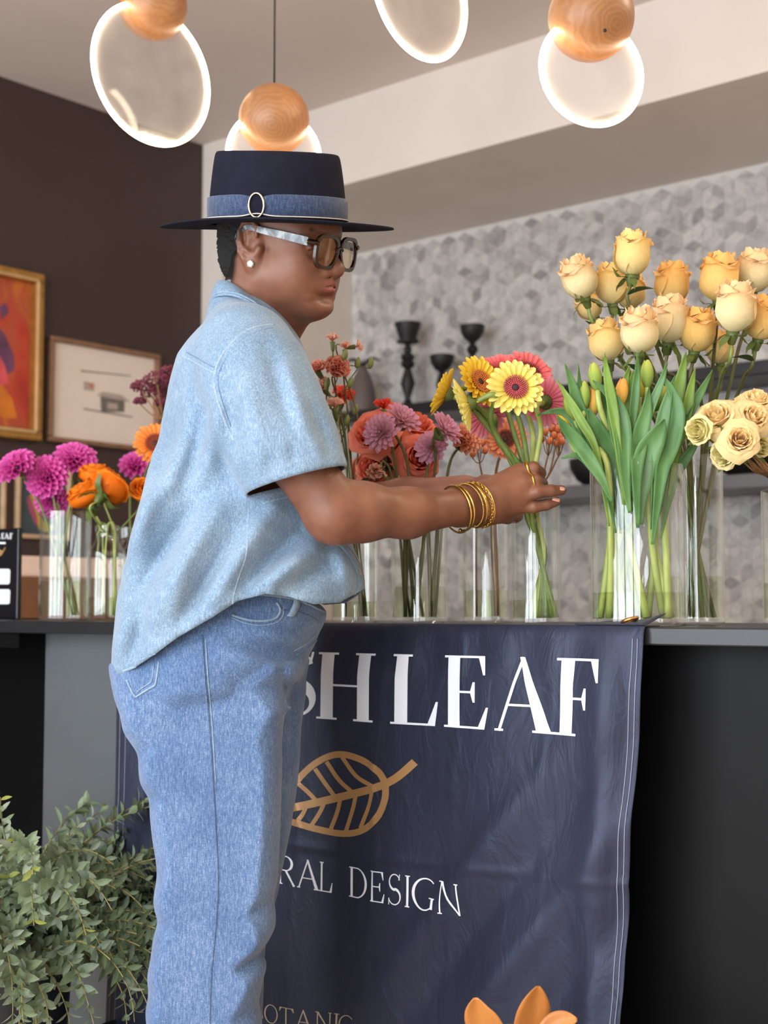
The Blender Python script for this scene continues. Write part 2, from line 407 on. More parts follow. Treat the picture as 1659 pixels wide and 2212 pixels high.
# ---- pictures on the dark wall
M_gold = simple('gilt_frame', lin(176, 128, 62), .38, var=.22, vs=30, metal=.55)
M_oak = simple('walnut_frame', lin(134, 98, 74), .5, var=.15, vs=30)
M_oak2 = simple('pale_oak_frame', lin(188, 158, 124), .5, var=.12, vs=30)
M_paper = simple('paper', lin(228, 213, 202), .8, var=.02)
M_ink = simple('ink', lin(112, 104, 98), .8); M_ink2 = simple('pale_ink', lin(172, 158, 148), .8); M_red = simple('stamp_red', lin(196, 120, 110), .8)
def picture(name, label, pxl, pxr, ytop, ybot, fw, mframe, mart, dep=.03, step=None):
    """frame on wall_left between two image columns; heights taken at the right-hand column"""
    a, b_ = onX(pxl, 900, XL), onX(pxr, 900, XL)
    zt, zb = onX(pxr, ytop, XL)[2], onX(pxr, ybot, XL)[2]; ya, yb = a[1], b_[1]
    t = thing(name, label, 'picture', (XL+dep/2, (ya+yb)/2, zb)); x0, x1 = XL+.002, XL+dep
    for lo, hi in (((x0, ya, zb), (x1, yb, zb+fw)), ((x0, ya, zt-fw), (x1, yb, zt)), ((x0, ya, zb+fw), (x1, ya+fw, zt-fw)), ((x0, yb-fw, zb+fw), (x1, yb, zt-fw))):
        bevel(MB().box(lo, hi).build('frame_rail', mframe, t, False), .005)
    if step:
        g = fw*.35
        for lo, hi in (((x1-.006, ya+fw-g, zb+fw-g), (x1+.008, yb-fw+g, zb+fw)), ((x1-.006, ya+fw-g, zt-fw), (x1+.008, yb-fw+g, zt-fw+g)), ((x1-.006, ya+fw-g, zb+fw-g), (x1+.008, ya+fw, zt-fw+g)), ((x1-.006, yb-fw, zb+fw-g), (x1+.008, yb-fw+g, zt-fw+g))):
            bevel(MB().box(lo, hi).build('inner_moulding', step, t, False), .003)
    MB().box((x0, ya+fw*.9, zb+fw*.9), (x0+.008, yb-fw*.9, zt-fw*.9)).build('artwork', mart, t, False)
    return t, (ya+fw, yb-fw, zb+fw, zt-fw, x0+.008)
def art_mat(name, stops, sc, dist=1.5):
    t = NT(name); f = t.noise(t.coord(scale=(1, 1, .7)), sc, 3, .5, dist); t.col(t.ramp(f, stops)).set(rough=.7); return t.m
M_art1 = art_mat('abstract_red_art', [(.3, lin(150, 40, 38)), (.42, lin(186, 66, 44)), (.55, lin(176, 82, 52)), (.7, lin(206, 112, 38)), (.8, lin(120, 60, 96))], 6)
t1, q = picture('gilt_framed_painting', 'orange red abstract painting in a stepped gold frame', -150, 76, 596, 955, .034, M_gold, M_art1, .045, step=simple('pale_gilt', lin(205, 170, 118), .4, metal=.4))
def patch(nm, pts, m, par, x):     # flat painted or printed patch on the picture's sheet, given as (fraction along, fraction up)
    ya, yb, zb, zt, x0 = par[1]
    MB().add([(x0+x, ya+(yb-ya)*u, zb+(zt-zb)*v) for u, v in pts], [tuple(range(len(pts)))]).build(nm, m, par[0], False)
mp_ = simple('plum_paint', lin(104, 62, 92), .7, var=.3); mk_ = simple('pink_paint', lin(214, 84, 92), .7, var=.2); mo_ = simple('amber_paint', lin(205, 116, 34), .7, var=.2)
par = (t1, q)
patch('paint_stroke', [(.60, .68), (.70, .62), (.80, .50), (.82, .40), (.72, .36), (.62, .45)], mp_, par, .001)
patch('paint_stroke', [(.58, .52), (.70, .42), (.76, .30), (.66, .28), (.58, .36)], mk_, par, .0015)
patch('paint_stroke', [(.55, .26), (.66, .30), (.80, .20), (.86, .08), (.70, .06), (.56, .12)], mo_, par, .001)
patch('paint_stroke', [(.62, .80), (.70, .84), (.74, .78), (.66, .72)], mp_, par, .001)
t2, q = picture('framed_print', 'cream print of a small ink house in a brown wooden frame', 97, 336, 768, 980, .018, M_oak, M_paper, .03)
par = (t2, q)
patch('ink_line', [(.27, .745), (.76, .775), (.76, .765), (.27, .73)], M_ink, par, .0008)
patch('printed_house', [(.47, .33), (.70, .36), (.70, .50), (.46, .50)], M_ink, par, .0008)
patch('printed_roof', [(.42, .50), (.76, .48), (.66, .545), (.48, .55)], M_ink2, par, .001)
patch('printed_wall', [(.53, .37), (.63, .375), (.63, .44), (.53, .44)], M_ink2, par, .0012)
patch('printed_ground', [(.30, .33), (.78, .31), (.78, .325), (.30, .345)], M_ink, par, .001)
patch('printed_stamp', [(.30, .54), (.40, .54), (.40, .63), (.30, .63)], M_ink2, par, .0008)
patch('printed_stamp', [(.345, .57), (.395, .57), (.395, .615), (.345, .615)], M_red, par, .001)
M_art3 = art_mat('teal_art', [(.3, lin(46, 56, 64)), (.7, lin(66, 80, 86))], 5)
t3, q = picture('framed_drawing', 'dark teal drawing with pink and yellow strokes in a pale frame', 32, 150, 1008, 1168, .016, M_oak2, M_art3, .025)
par = (t3, q); my_ = simple('yellow_paint', lin(186, 168, 52), .7); mpk = simple('magenta_paint', lin(168, 76, 104), .7); mg_ = simple('olive_paint', lin(150, 150, 110), .7)
patch('paint_stroke', [(.16, .52), (.24, .60), (.36, .44), (.46, .16), (.36, .14), (.22, .34)], mpk, par, .0008)
patch('paint_stroke', [(.22, .60), (.36, .58), (.42, .30), (.60, .16), (.78, .14), (.60, .04), (.42, .08), (.38, .28)], my_, par, .001)
patch('paint_stroke', [(.36, .86), (.44, .84), (.62, .40), (.56, .36)], mg_, par, .0008)
picture('framed_drawing', 'slim pale framed drawing at the left edge below the gold frame', -110, 9, 1008, 1155, .016, M_oak2, M_art3, .025)
# sideboard below the pictures with a parcel
M_wood = simple('sideboard_wood', lin(120, 78, 50), .45, var=.2, vs=9)
boxthing('sideboard', (XL+.01, 2.42, 0), (XL+.45, 3.6, 1.10), M_wood, 'brown wooden sideboard against the dark wall', 'sideboard')
boxthing('linen_box', (XL+.06, 2.45, 1.10), (XL+.40, 2.95, 1.165), simple('pale_linen', lin(228, 200, 184), .8), 'flat pale pink box on the wooden sideboard', 'box')
# ================================================================== COUNTER AND BANNER
M_ctop = simple('counter_blackened_steel', lin(40, 41, 44), .32, var=.12, vs=8, metal=.3)
M_panel = simple('counter_satin_black', lin(9, 9, 11), .5, var=.08, vs=3, spec=.16)
M_panel_grey = simple('counter_grey_panel', lin(112, 118, 122), .36, var=.06, vs=3, metal=.5)
M_dark = simple('recess_black', lin(7, 7, 8), .7, spec=.1)
ctr = thing('shop_counter', 'long black shop counter with a thin steel top', 'counter', (-2.0, 2.1, 0))
YB = YC+.62
bevel(MB().box((-3.75, YC, ZTOP-.0265), (.35, YB, ZTOP)).build('countertop', M_ctop, ctr, False), .0025)
XS = onY(97, 1500, YC+.09)[0]
MB().box((XS, YC+.09, 0), (-1.62, YB-.03, ZTOP-.0265)).build('front_panel', M_panel_grey, ctr, False)  # left front panel in satin grey, paler than the right one
MB().box((-1.615, YC+.09, 0), (.30, YB-.03, ZTOP-.0265)).build('front_panel', M_panel, ctr, False)
MB().box((-3.70, YC+.35, 0), (XS-.002, YB-.03, ZTOP-.0265)).build('recessed_panel', M_dark, ctr, False)
MB().box((-3.70, YC+.02, ZTOP-.06), (XS-.002, YC+.05, ZTOP-.0266)).build('apron_rail', M_dark, ctr, False)

# ---- banner cloth hanging over the front edge
XBL, XBR = onY(276, 1400, YC)[0], onY(1398, 1360, YC)[0]
ZB0 = .10
def ban_x(u, v):                # u 0..1 left to right, v 0..1 down the drop; the side hems draw in as the cloth hangs
    xl = XBL - .004*v + .012*v*math.sin(5*v)
    xr = XBR - .016*math.sin(min(1, v*1.3)*1.57) - .020*v + .004*math.sin(9*v)
    return xl+(xr-xl)*u
def ban_y(u, v):                # distance of the cloth in front of the counter edge
    s = min(1, v/.10)
    y = .006 + .010*s
    f = 0
    f += .0045*math.sin(2*math.pi*(2.1*u+.15*v)+.6)*s
    f += .0045*math.sin(2*math.pi*(5.3*u-.35*v)+1.2)*s*(.5+.5*v)
    dd = (u-.97)+.62*(v-.05)    # diagonal folds running down and left from the right hem
    for off, a, w in ((.02, .016, .03), (.10, -.012, .03), (.19, .013, .03), (.29, -.009, .032), (.40, .012, .03), (.50, -.008, .04), (.62, .008, .035)):
        f += a*math.exp(-((dd-off)/w)**2)*min(1, max(0, (v-.12)*2.4))*min(1, max(0, (u-.45)*3))
    f += .010*math.exp(-((u-.955)/.025)**2)*s - .012*math.exp(-((u-.99)/.018)**2)*s
    for uc, amp in ((.43, .0016), (.585, .0022), (.72, .0014), (.25, .0016), (.865, .0012)):      # pressed creases
        f += amp*math.exp(-((u-uc-.006*math.sin(17*v))/.006)**2)
    f += .0022*math.exp(-((v-.42-.02*math.sin(3*u))/.008)**2)
    if v < .10: f += .0028*(1-v/.10)*math.sin(2*math.pi*13*u)*(v/.10)*3      # little puckers under the edge
    return y+f+.012*v
def ban_pt(u, v, off=0.0):
    if v < 0:                   # the part folded back over the counter top
        return np.array([ban_x(u, 0), YC-.004-v*.9, ZTOP+.002+off])
    if v < .012:
        k = v/.012; return np.array([ban_x(u, v), YC-.004-ban_y(u, .012)*k-off*k, ZTOP+.002+off*(1-k)-.012*k*(k)])
    z = ZTOP-.010-(v-.012)*(ZTOP-ZB0)
    return np.array([ban_x(u, v), YC-.004-ban_y(u, v)-off, z])
def banner_mat():
    t = NT('navy_satin_cloth'); v = t.coord(scale=(900, 900, 900)); 
    f = t.noise(t.coord(), 5, 4); t.col(t.ramp(f, [(.3, lin(35, 37, 52)), (.7, lin(42, 44, 60))])).set(rough=.5, spec=.5, sheen=.05, sheen_r=.4); t.b.inputs['Specular Tint'].default_value = (.62, .72, 1.0, 1)
    w = t.noise(v, 1.0, 2); w2 = t.noise(t.coord(scale=(1.6, 1, .8), rot=(0, .5, 0)), 13, 4, .55, 1.6); t.bump(t.math('ADD', t.math('MULTIPLY', w, .03), w2), .35, .009); return t.m
M_ban = banner_mat()
NU, NV = 150, 170
vs = np.concatenate([[-.045, -.03, -.012, 0, .004, .008, .012], np.linspace(.018, 1, NV)])
us = np.linspace(0, 1, NU)
G = np.array([[ban_pt(u, v) for u in us] for v in vs])
mb = MB().grid(G); bc = np.array([(XBL+XBR)/2, YC-.01, ZB0]); mb.V[0] -= bc
banner = mb.build('banner', M_ban, None, True); banner.location = bc
tag(banner, 'navy cloth banner with white serif letters hanging over the counter front', 'banner')
sm = banner.modifiers.new('thick', 'SOLIDIFY'); sm.thickness = .0012; sm.offset = 1
def ban_uv(px, py):             # where an image point falls on the hanging cloth
    p = onY(px, py, YC-.022); v = (ZTOP-.010-p[2])/(ZTOP-ZB0)+.012
    xl, xr = ban_x(0, v), ban_x(1, v); return (p[0]-xl)/(xr-xl), v
def on_banner(name, polys, m, off=.0009, parent=None, sub=.012):
    """flat print: polygons in image points, cut finely and laid on the cloth"""
    import bmesh
    bm = bmesh.new()
    for poly in polys:
        vsx = [bm.verts.new((x/1000, y/1000, 0)) for x, y in poly]
        try: bm.faces.new(vsx)
        except ValueError: pass
    bmesh.ops.triangulate(bm, faces=bm.faces[:])
    for _ in range(4):
        es = [e for e in bm.edges if e.calc_length() > sub]
        if not es: break
        bmesh.ops.subdivide_edges(bm, edges=es, cuts=1)
        bmesh.ops.triangulate(bm, faces=bm.faces[:])
    V = []; Fs = []
    bm.verts.index_update()
    for v in bm.verts:
        u, w = ban_uv(v.co.x*1000, v.co.y*1000); V.append(ban_pt(min(.999, max(.001, u)), w, off))
    for f in bm.faces: Fs.append([v.index for v in f.verts])
    bm.free()
    me = mesh(name, np.array(V), Fs, m, False)
    # face the street
    me.update()
    if len(me.polygons) and sum(p.normal.y for p in me.polygons) > 0: me.flip_normals()
    return link(name, me, parent or banner)
M_wprint = simple('white_print', lin(232, 236, 246), .5, var=.02)
M_gprint = simple('gold_print', lin(176, 134, 88), .42, var=.08, metal=.25)
# --- letters: drawn in a unit box (x 0..w, y 0..1 up) as strokes, then placed on a slanted baseline
def stroke(pts, w0, w1=None):
    pts = np.array(pts, float); w1 = w0 if w1 is None else w1; n = len(pts)
    T = np.gradient(pts, axis=0); T /= np.linalg.norm(T, axis=1)[:, None]+1e-9; N = np.stack([-T[:, 1], T[:, 0]], 1)
    if np.isscalar(w0): W = np.linspace(w0, w1, n)
    else: W = np.asarray(w0)
    out = []
    L = pts+N*W[:, None]/2; R = pts-N*W[:, None]/2
    for i in range(n-1): out.append([L[i], L[i+1], R[i+1], R[i]])
    return out
def rect(x0, y0, x1, y1): return [[(x0, y0), (x1, y0), (x1, y1), (x0, y1)]]
def arc(cx, cy, rx, ry, a0, a1, n=18): return [(cx+rx*math.cos(math.radians(a0+(a1-a0)*i/n)), cy+ry*math.sin(math.radians(a0+(a1-a0)*i/n))) for i in range(n+1)]
def glyph(ch, K, H, S):          # thick stem K, hairline H, serif length S (heights are 1)
    g = []
    def stem(x, k, y0=0, y1=1, serif=3):
        g.extend(rect(x, y0, x+k, y1))
        if serif & 1: g.extend(rect(x-S, y0, x+k+S, y0+H))
        if serif & 2: g.extend(rect(x-S, y1-H, x+k+S, y1))
    if ch == 'H':
        stem(.10, K); stem(.62, K); g += rect(.10, .50, .70, .50+H); w = .85
    elif ch == 'L':
        stem(.12, K); g += rect(.1, 0, .66, H); g += [[(.66, 0), (.70, .34), (.67, .34), (.56, H)]]; w = .76
    elif ch == 'E':
        stem(.12, K); g += rect(.1, 0, .64, H); g += rect(.1, 1-H, .62, 1); g += rect(.12, .5-H/2, .48, .5+H/2)
        g += [[(.64, 0), (.69, .30), (.66, .30), (.55, H)], [(.62, 1), (.64, .74), (.61, .74), (.53, 1-H)], [(.47, .36), (.50, .36), (.50, .64), (.47, .64), (.43, .5)]]; w = .76
    elif ch == 'F':
        stem(.12, K); g += rect(.1, 1-H, .64, 1); g += rect(.12, .48-H/2, .46, .48+H/2)
        g += [[(.64, 1), (.67, .70), (.64, .70), (.53, 1-H)], [(.45, .34), (.48, .34), (.48, .62), (.45, .62), (.41, .48)]]; w = .72
    elif ch == 'A':
        g += stroke([(.10, 0), (.385, 1)], H*1.2); g += [[(.34, 1), (.40, 1), (.68+K*.6, 0), (.68-K*.6, 0)]]
        g += rect(.20, .34, .56, .34+H); g += rect(.10-S, 0, .10+S, H); g += rect(.68-K*.6-S, 0, .68+K*.6+S, H); w = .84
    elif ch == 'S':
        p = arc(.34, .74, .22, .245, 20, 265, 20)+arc(.33, .27, .245, .25, 80, -165, 22)
        n = len(p); W = H+(K*1.02-H)*np.exp(-((np.linspace(0, 1, n)-.5)/.16)**2)
        g += stroke(p, W); g += [[(.54, .82), (.56, 1.0), (.53, 1.0), (.50, .80)], [(.08, .0), (.11, 0), (.115, .22), (.085, .22)]]; w = .66
    elif ch == 'R':
        stem(.12, K); p = [(.12, 1-H/2)]+arc(.34, .745, .22, .25, 80, -80, 14)+[(.12, .5)]
        g += stroke(p, [H]*2+list(H+(K-H)*np.sin(np.linspace(0, math.pi, len(p)-4)))+[H]*2); g += stroke([(.36, .5), (.50, .25), (.66, .0)], K*.8, K*.8); w = .72
    elif ch == 'D':
        stem(.12, K); p = [(.12, 1-H/2), (.3, 1-H/2)]+arc(.32, .5, .38, .49, 80, -80, 20)+[(.3, H/2), (.12, H/2)]
        n = len(p); g += stroke(p, H+(K-H)*np.exp(-((np.linspace(0, 1, n)-.5)/.22)**2)); w = .80
    elif ch == 'I':
        stem(.12, K); w = .30
    elif ch == 'G':
        p = arc(.46, .5, .38, .48, 48, 315, 28); n = len(p); g += stroke(p, H+(K-H)*np.exp(-((np.linspace(0, 1, n)-.5)/.25)**2))
        g += rect(.68, .08, .68+K, .42); g += rect(.60, .42-H, .80, .42); w = .90
    elif ch == 'N':
        g += rect(.12, 0, .12+H*1.3, 1); g += rect(.70, 0, .70+H*1.3, 1); g += [[(.10, 1), (.10+K*1.3, 1), (.70+H*1.3, 0), (.70, 0)]]
        g += rect(.12-S, 0, .12+H+S, H); g += rect(.70-S, 1-H, .70+H+S, 1); g += rect(.04, 1-H, .16, 1); w = .88
    elif ch in 'OC':
        p = arc(.46, .5, .38, .485, 0, 360, 36) if ch == 'O' else arc(.46, .5, .38, .485, 45, 315, 30)
        n = len(p); x = np.linspace(0, 1, n); W = H+(K-H)*(np.exp(-((x-.5)/.16)**2)+(np.exp(-(x/.1)**2)+np.exp(-((x-1)/.1)**2) if ch == 'O' else 0))
        g += stroke(p, W); w = .92 if ch == 'O' else .86
    elif ch == 'T':
        stem(.34, K, serif=1); g += rect(.06, 1-H, .66+K*.5, 1); g += [[(.06, 1), (.03, .78), (.06, .78), (.14, 1-H)], [(.66+K*.5, 1), (.69+K*.5, .78), (.66+K*.5, .78), (.58+K*.5, 1-H)]]; w = .76
    elif ch == 'B':
        stem(.12, K); p = [(.12, 1-H/2)]+arc(.32, .76, .18, .235, 80, -80, 12)+[(.12, .52)]; g += stroke(p, H*1.4)
        p = [(.12, .52)]+arc(.34, .26, .24, .25, 80, -80, 12)+[(.12, H/2)]; g += stroke(p, H*1.8); w = .72
    return g, w
def place(ch, q, K, H, S, m, name='letter'):
    """q: image corners top-left, top-right, bottom-right, bottom-left of the letter's box"""
    g, w = glyph(ch, K, H, S); q = np.array(q, float); polys = []
    for poly in g:
        pp = []
        for x, y in poly:
            u = x/w; a = q[3]*(1-u)+q[2]*u; b = q[0]*(1-u)+q[1]*u; pp.append(tuple(a*(1-y)+b*y))
        polys.append(pp)
    return on_banner(name, polys, m)
def word(chars, spans, ytop, ybase, K, H, S, m):
    for ch, (xa, xb) in zip(chars, spans):
        place(ch, [(xa, ytop(xa)), (xb, ytop(xb)), (xb, ybase(xb)), (xa, ybase(xa))], K, H, S, m)
ln = lambda x0, y0, x1, y1: (lambda x: y0+(x-x0)*(y1-y0)/(x1-x0))
word('SHLEAF', [(584, 690), (678, 812), (838, 952), (946, 1064), (1060, 1200), (1188, 1310)], ln(690, 1409, 1300, 1424), ln(690, 1552, 1290, 1593), .17, .030, .055, M_wprint)
word('FLORALDESIGN', [(478, 512), (516, 546), (546, 598), (600, 650), (648, 702), (694, 726), (756, 804), (806, 842), (843, 874), (876, 891), (890, 950), (948, 1002)], ln(655, 1853, 997, 1909), ln(655, 1915, 997, 1980), .085, .035, .05, M_wprint)
word('BOTANIC', [(540, 578), (574, 612), (612, 650), (650, 690), (690, 728), (726, 744), (738, 778)], ln(570, 2165, 775, 2192), ln(570, 2205, 775, 2234), .07, .04, .06, simple('tan_print', lin(176, 160, 140), .6))
# --- golden leaf emblem
def band(pts, w): return [[tuple(a) for a in p] for p in stroke(pts, w)]
lp = []
up_ = catmull([(610, 1792), (622, 1735), (650, 1683), (690, 1645), (735, 1629), (785, 1640), (822, 1664), (839, 1690)], 6)
lo_ = catmull([(839, 1690), (838, 1725), (822, 1765), (790, 1792), (745, 1800), (690, 1790), (640, 1775), (605, 1770)], 6)
lp += band(up_, 14); lp += band(lo_, 14)
lp += band(catmull([(600, 1752), (680, 1735), (760, 1716), (820, 1700), (860, 1680), (897, 1646)], 6), 17)
for a, b_, c in (((650, 1692), (672, 1712), (690, 1732)), ((684, 1660), (706, 1692), (728, 1722)), ((708, 1645), (736, 1685), (768, 1712)), ((742, 1635), (775, 1676), (812, 1697))):
    lp += band(catmull([a, b_, c], 4), 9)
for a, b_, c in (((668, 1738), (660, 1758), (648, 1775)), ((705, 1732), (695, 1755), (678, 1783)), ((740, 1722), (732, 1755), (718, 1792)), ((775, 1712), (768, 1745), (752, 1795)), ((812, 1703), (806, 1735), (785, 1788))):
    lp += band(catmull([a, b_, c], 4), 9)
on_banner('leaf_emblem', lp, M_gprint, .0008)
# hem stitching along both side hems, brass eyelet in the raised corner
M_stitch = simple('stitch_thread', lin(150, 152, 168), .7)
for u in (.985, .992):
    MB().tube([ban_pt(u, v, .0008) for v in np.linspace(.02, 1, 80)], .0006, 5).build('hem_stitch', M_stitch, banner)
for u in (.012, .028):
    MB().tube([ban_pt(u, v, .0008) for v in np.linspace(.02, 1, 80)], .0005, 5).build('hem_stitch', M_stitch, banner)
cr = ban_pt(1, 0); tp = np.array([cr[0]+.006, cr[1]+.045, ZTOP+.017])
cn = []
for i in range(9):
    a = i/8; row = []
    for jx in range(13):
        b_ = jx/12; base_ = np.array([XBR-.12+.12*b_, YC-.006+.05*a, ZTOP+.0035])
        base_[2] += .016*(b_**2)*(a**1.2)+.004*math.sin(6*b_)*a*(1-b_)
        row.append(base_+np.array([.006*a*b_, 0, 0]))
    cn.append(row)
o = MB().grid(np.array(cn)).build('corner_flap', M_ban, banner); s_ = o.modifiers.new('thick', 'SOLIDIFY'); s_.thickness = .0016; s_.offset = 0
M_brass = simple('brass', lin(196, 140, 84), .3, metal=.9)
pe = np.array([XBR-.036, YC+.012, ZTOP+.0095]); ring = [pe+np.array([.011*math.cos(a), .010*math.sin(a), .0035*math.cos(a)]) for a in np.linspace(0, 2*math.pi, 24, endpoint=False)]
MB().tube(ring, .0028, 8, closed=True).build('eyelet', M_brass, banner)
# ---- black sign on the counter at the left edge
M_sign = simple('black_acrylic', lin(14, 15, 20), .25); M_tagw = simple('white_card', lin(226, 232, 232), .6, var=.02)
sa, sb = onY(-75, 1335, YC+.16), onY(40, 1335, YC+.16); zt_ = onY(38, 1140, YC+.16)[2]
sg = thing('counter_sign', 'small black upright sign with white lettering at the left end of the counter', 'sign', ((sa[0]+sb[0])/2, YC+.165, ZTOP))
bevel(MB().box((sa[0], YC+.16, ZTOP), (sb[0]-.006, YC+.172, zt_)).build('sign_panel', M_sign, sg, False), .003)
MB().box((sa[0], YC+.16, ZTOP), (sb[0], YC+.22, ZTOP+.004)).build('sign_foot', M_sign, sg, False)
def flat_on(name, polys, m, Y, parent, off=.0006):
    V = []; Fs = []
    for p in polys:
        k = len(V); V += [onY(x, y, Y-off) for x, y in p]; Fs.append(tuple(range(k, k+len(p))))
    return link(name, mesh(name, V, Fs, m, False), parent)
for ch, xa, xb in (('L', -8, 1), ('E', 2, 10), ('A', 10, 20), ('F', 20, 28)):
    g, w = glyph(ch, .26, .10, .05); P = []
    for poly in g: P.append([(xa+(xb-xa)*x/w, 1165-1165*0-14*y+1.5*0) for x, y in poly])
    flat_on('letter', P, M_tagw, YC+.16, sg)
flat_on('text_line', [[(-30, 1171), (12, 1171), (12, 1175), (-30, 1175)]], M_tagw, YC+.16, sg)
flat_on('leaf_emblem', [[(-12, 1196), (-2, 1186), (6, 1190), (11, 1181), (12, 1184), (7, 1193), (3, 1200), (-8, 1203)]], M_gprint, YC+.16, sg)
for (ya, yb) in ((1229, 1262), (1273, 1305)):
    flat_on('white_card', [[(-60, ya), (19, ya), (22, ya+3), (21, yb-3), (18, yb), (-60, yb)]], M_tagw, YC+.16, sg)
# ================================================================== THE PERSON (sculpted as smooth fields, then meshed)
class Field:
    def __init__(s, lo, hi, h):
        s.lo = np.asarray(lo, float); s.h = h
        s.n = np.ceil((np.asarray(hi)-s.lo)/h).astype(int)+1
        s.v = np.full(s.n, .2, np.float32)
    def sl(s, lo, hi):
        a = np.clip(np.floor((np.asarray(lo)-s.lo)/s.h).astype(int), 0, s.n); b = np.clip(np.ceil((np.asarray(hi)-s.lo)/s.h).astype(int)+1, 0, s.n)
        return tuple(slice(int(x), int(y)) for x, y in zip(a, b))
    def grid(s, sl):
        ax = [(s.lo[i]+s.h*np.arange(sl[i].start, sl[i].stop)).astype(np.float32) for i in range(3)]
        return ax[0][:, None, None], ax[1][None, :, None], ax[2][None, None, :]
    def put(s, sl, d, k=.01, op='u'):
        a = s.v[sl]
        if a.size == 0: return
        if op == 'u':
            hh = np.maximum(k-np.abs(a-d), 0)/k; s.v[sl] = np.minimum(a, d)-hh*hh*k*.25
        else:
            d = -d; hh = np.maximum(k-np.abs(a-d), 0)/k; s.v[sl] = np.maximum(a, d)+hh*hh*k*.25
    def cone(s, a, b, ra, rb, k=.01, op='u'):
        a, b = np.asarray(a, float), np.asarray(b, float); m = max(ra, rb)+2*k+.012
        sl = s.sl(np.minimum(a, b)-m, np.maximum(a, b)+m); X, Y, Z = s.grid(sl); d = b-a; L = float(d@d)+1e-12
        t = np.clip(((X-a[0])*d[0]+(Y-a[1])*d[1]+(Z-a[2])*d[2])/L, 0, 1)
        D = np.sqrt((X-a[0]-d[0]*t)**2+(Y-a[1]-d[1]*t)**2+(Z-a[2]-d[2]*t)**2)-(ra+(rb-ra)*t)
        s.put(sl, D, k, op)
    def chain(s, P, R, k=.01, op='u'):
        for i in range(len(P)-1): s.cone(P[i], P[i+1], R[i], R[i+1], k, op)
    def ell(s, c, r, R=None, k=.01, op='u'):
        c = np.asarray(c, float); r = np.asarray(r, float); R = np.eye(3) if R is None else R   # rows of R: local axes
        m = max(r)+2*k+.012; sl = s.sl(c-m, c+m); X, Y, Z = s.grid(sl); X, Y, Z = X-c[0], Y-c[1], Z-c[2]
        q = [(R[i][0]*X+R[i][1]*Y+R[i][2]*Z) for i in range(3)]
        k0 = np.sqrt(sum((q[i]/r[i])**2 for i in range(3))); k1 = np.sqrt(sum((q[i]/r[i]**2)**2 for i in range(3)))
        s.put(sl, k0*(k0-1)/(k1+1e-6), k, op)
    def mesh(s):
        v = s.v; n = v.shape; ins = v < 0
        c = [ins[i:n[0]-1+i, j:n[1]-1+j, k:n[2]-1+k] for i in (0, 1) for j in (0, 1) for k in (0, 1)]
        sm = sum(x.astype(np.int8) for x in c); act = (sm > 0) & (sm < 8)
        I = np.argwhere(act); idx = np.full(act.shape, -1, np.int64); idx[act] = np.arange(len(I))
        cv = np.stack([v[I[:, 0]+i, I[:, 1]+j, I[:, 2]+k] for i in (0, 1) for j in (0, 1) for k in (0, 1)], 1)
        cs = np.array([(i, j, k) for i in (0, 1) for j in (0, 1) for k in (0, 1)], float)
        acc = np.zeros((len(I), 3)); cnt = np.zeros(len(I))
        for a in range(8):
            for b in range(a+1, 8):
                if np.abs(cs[a]-cs[b]).sum() != 1: continue
                va, vb = cv[:, a], cv[:, b]; x = (va < 0) != (vb < 0); t = np.where(x, va/(va-vb+1e-20), 0)
                acc += np.where(x[:, None], cs[a]+(cs[b]-cs[a])*t[:, None], 0); cnt += x
        V = s.lo+(I+acc/cnt[:, None])*s.h; Q = []
        for ax in range(3):
            o1, o2 = [(1, 2), (2, 0), (0, 1)][ax]
            sa = [slice(0, n[i]) for i in range(3)]; sb = list(sa); sa[ax] = slice(0, n[ax]-1); sb[ax] = slice(1, n[ax])
            A_, B_ = ins[tuple(sa)], ins[tuple(sb)]; E = np.argwhere(A_ != B_)
            E = E[(E[:, o1] > 0) & (E[:, o2] > 0) & (E[:, o1] < n[o1]-1) & (E[:, o2] < n[o2]-1)]
            if not len(E): continue
            fl = A_[E[:, 0], E[:, 1], E[:, 2]]; q = []
            for d1, d2 in ((1, 1), (0, 1), (0, 0), (1, 0)):
                C = E.copy(); C[:, o1] -= d1; C[:, o2] -= d2; q.append(idx[C[:, 0], C[:, 1], C[:, 2]])
            q = np.stack(q, 1); q[~fl] = q[~fl][:, ::-1]; Q.append(q)
        Q = np.concatenate(Q); return V, Q[(Q >= 0).all(1)]
def relax(V, Q, it=2, lam=.5):
    e = np.concatenate([Q[:, [0, 1]], Q[:, [1, 2]], Q[:, [2, 3]], Q[:, [3, 0]]]); n = len(V)
    deg = np.bincount(e.ravel(), minlength=n)[:, None]
    for _ in range(it):
        S = np.stack([np.bincount(e[:, 0], V[e[:, 1], i], n)+np.bincount(e[:, 1], V[e[:, 0], i], n) for i in range(3)], 1)
        V = V+lam*(S/np.maximum(deg, 1)-V)
    return V
def prune(V, Q, keep):
    Q = Q[keep]; u = np.unique(Q); mp = np.full(len(V), -1); mp[u] = np.arange(len(u)); return V[u], mp[Q], u

D0 = 2.15
P0 = fr(480, 1900, D0); P0[2] = 0.0; PBASE = fr2w(P0)
person = thing('person', 'person in light denim shirt, blue jeans and dark felt hat reaching towards the gerberas', 'person', PBASE)
def put_mesh(name, V, Q, m, parent, attrs=None, smooth=True):      # V given in the camera-turned frame
    return link(name, mesh(name, fr2w(V), Q, m, smooth, attrs), parent)

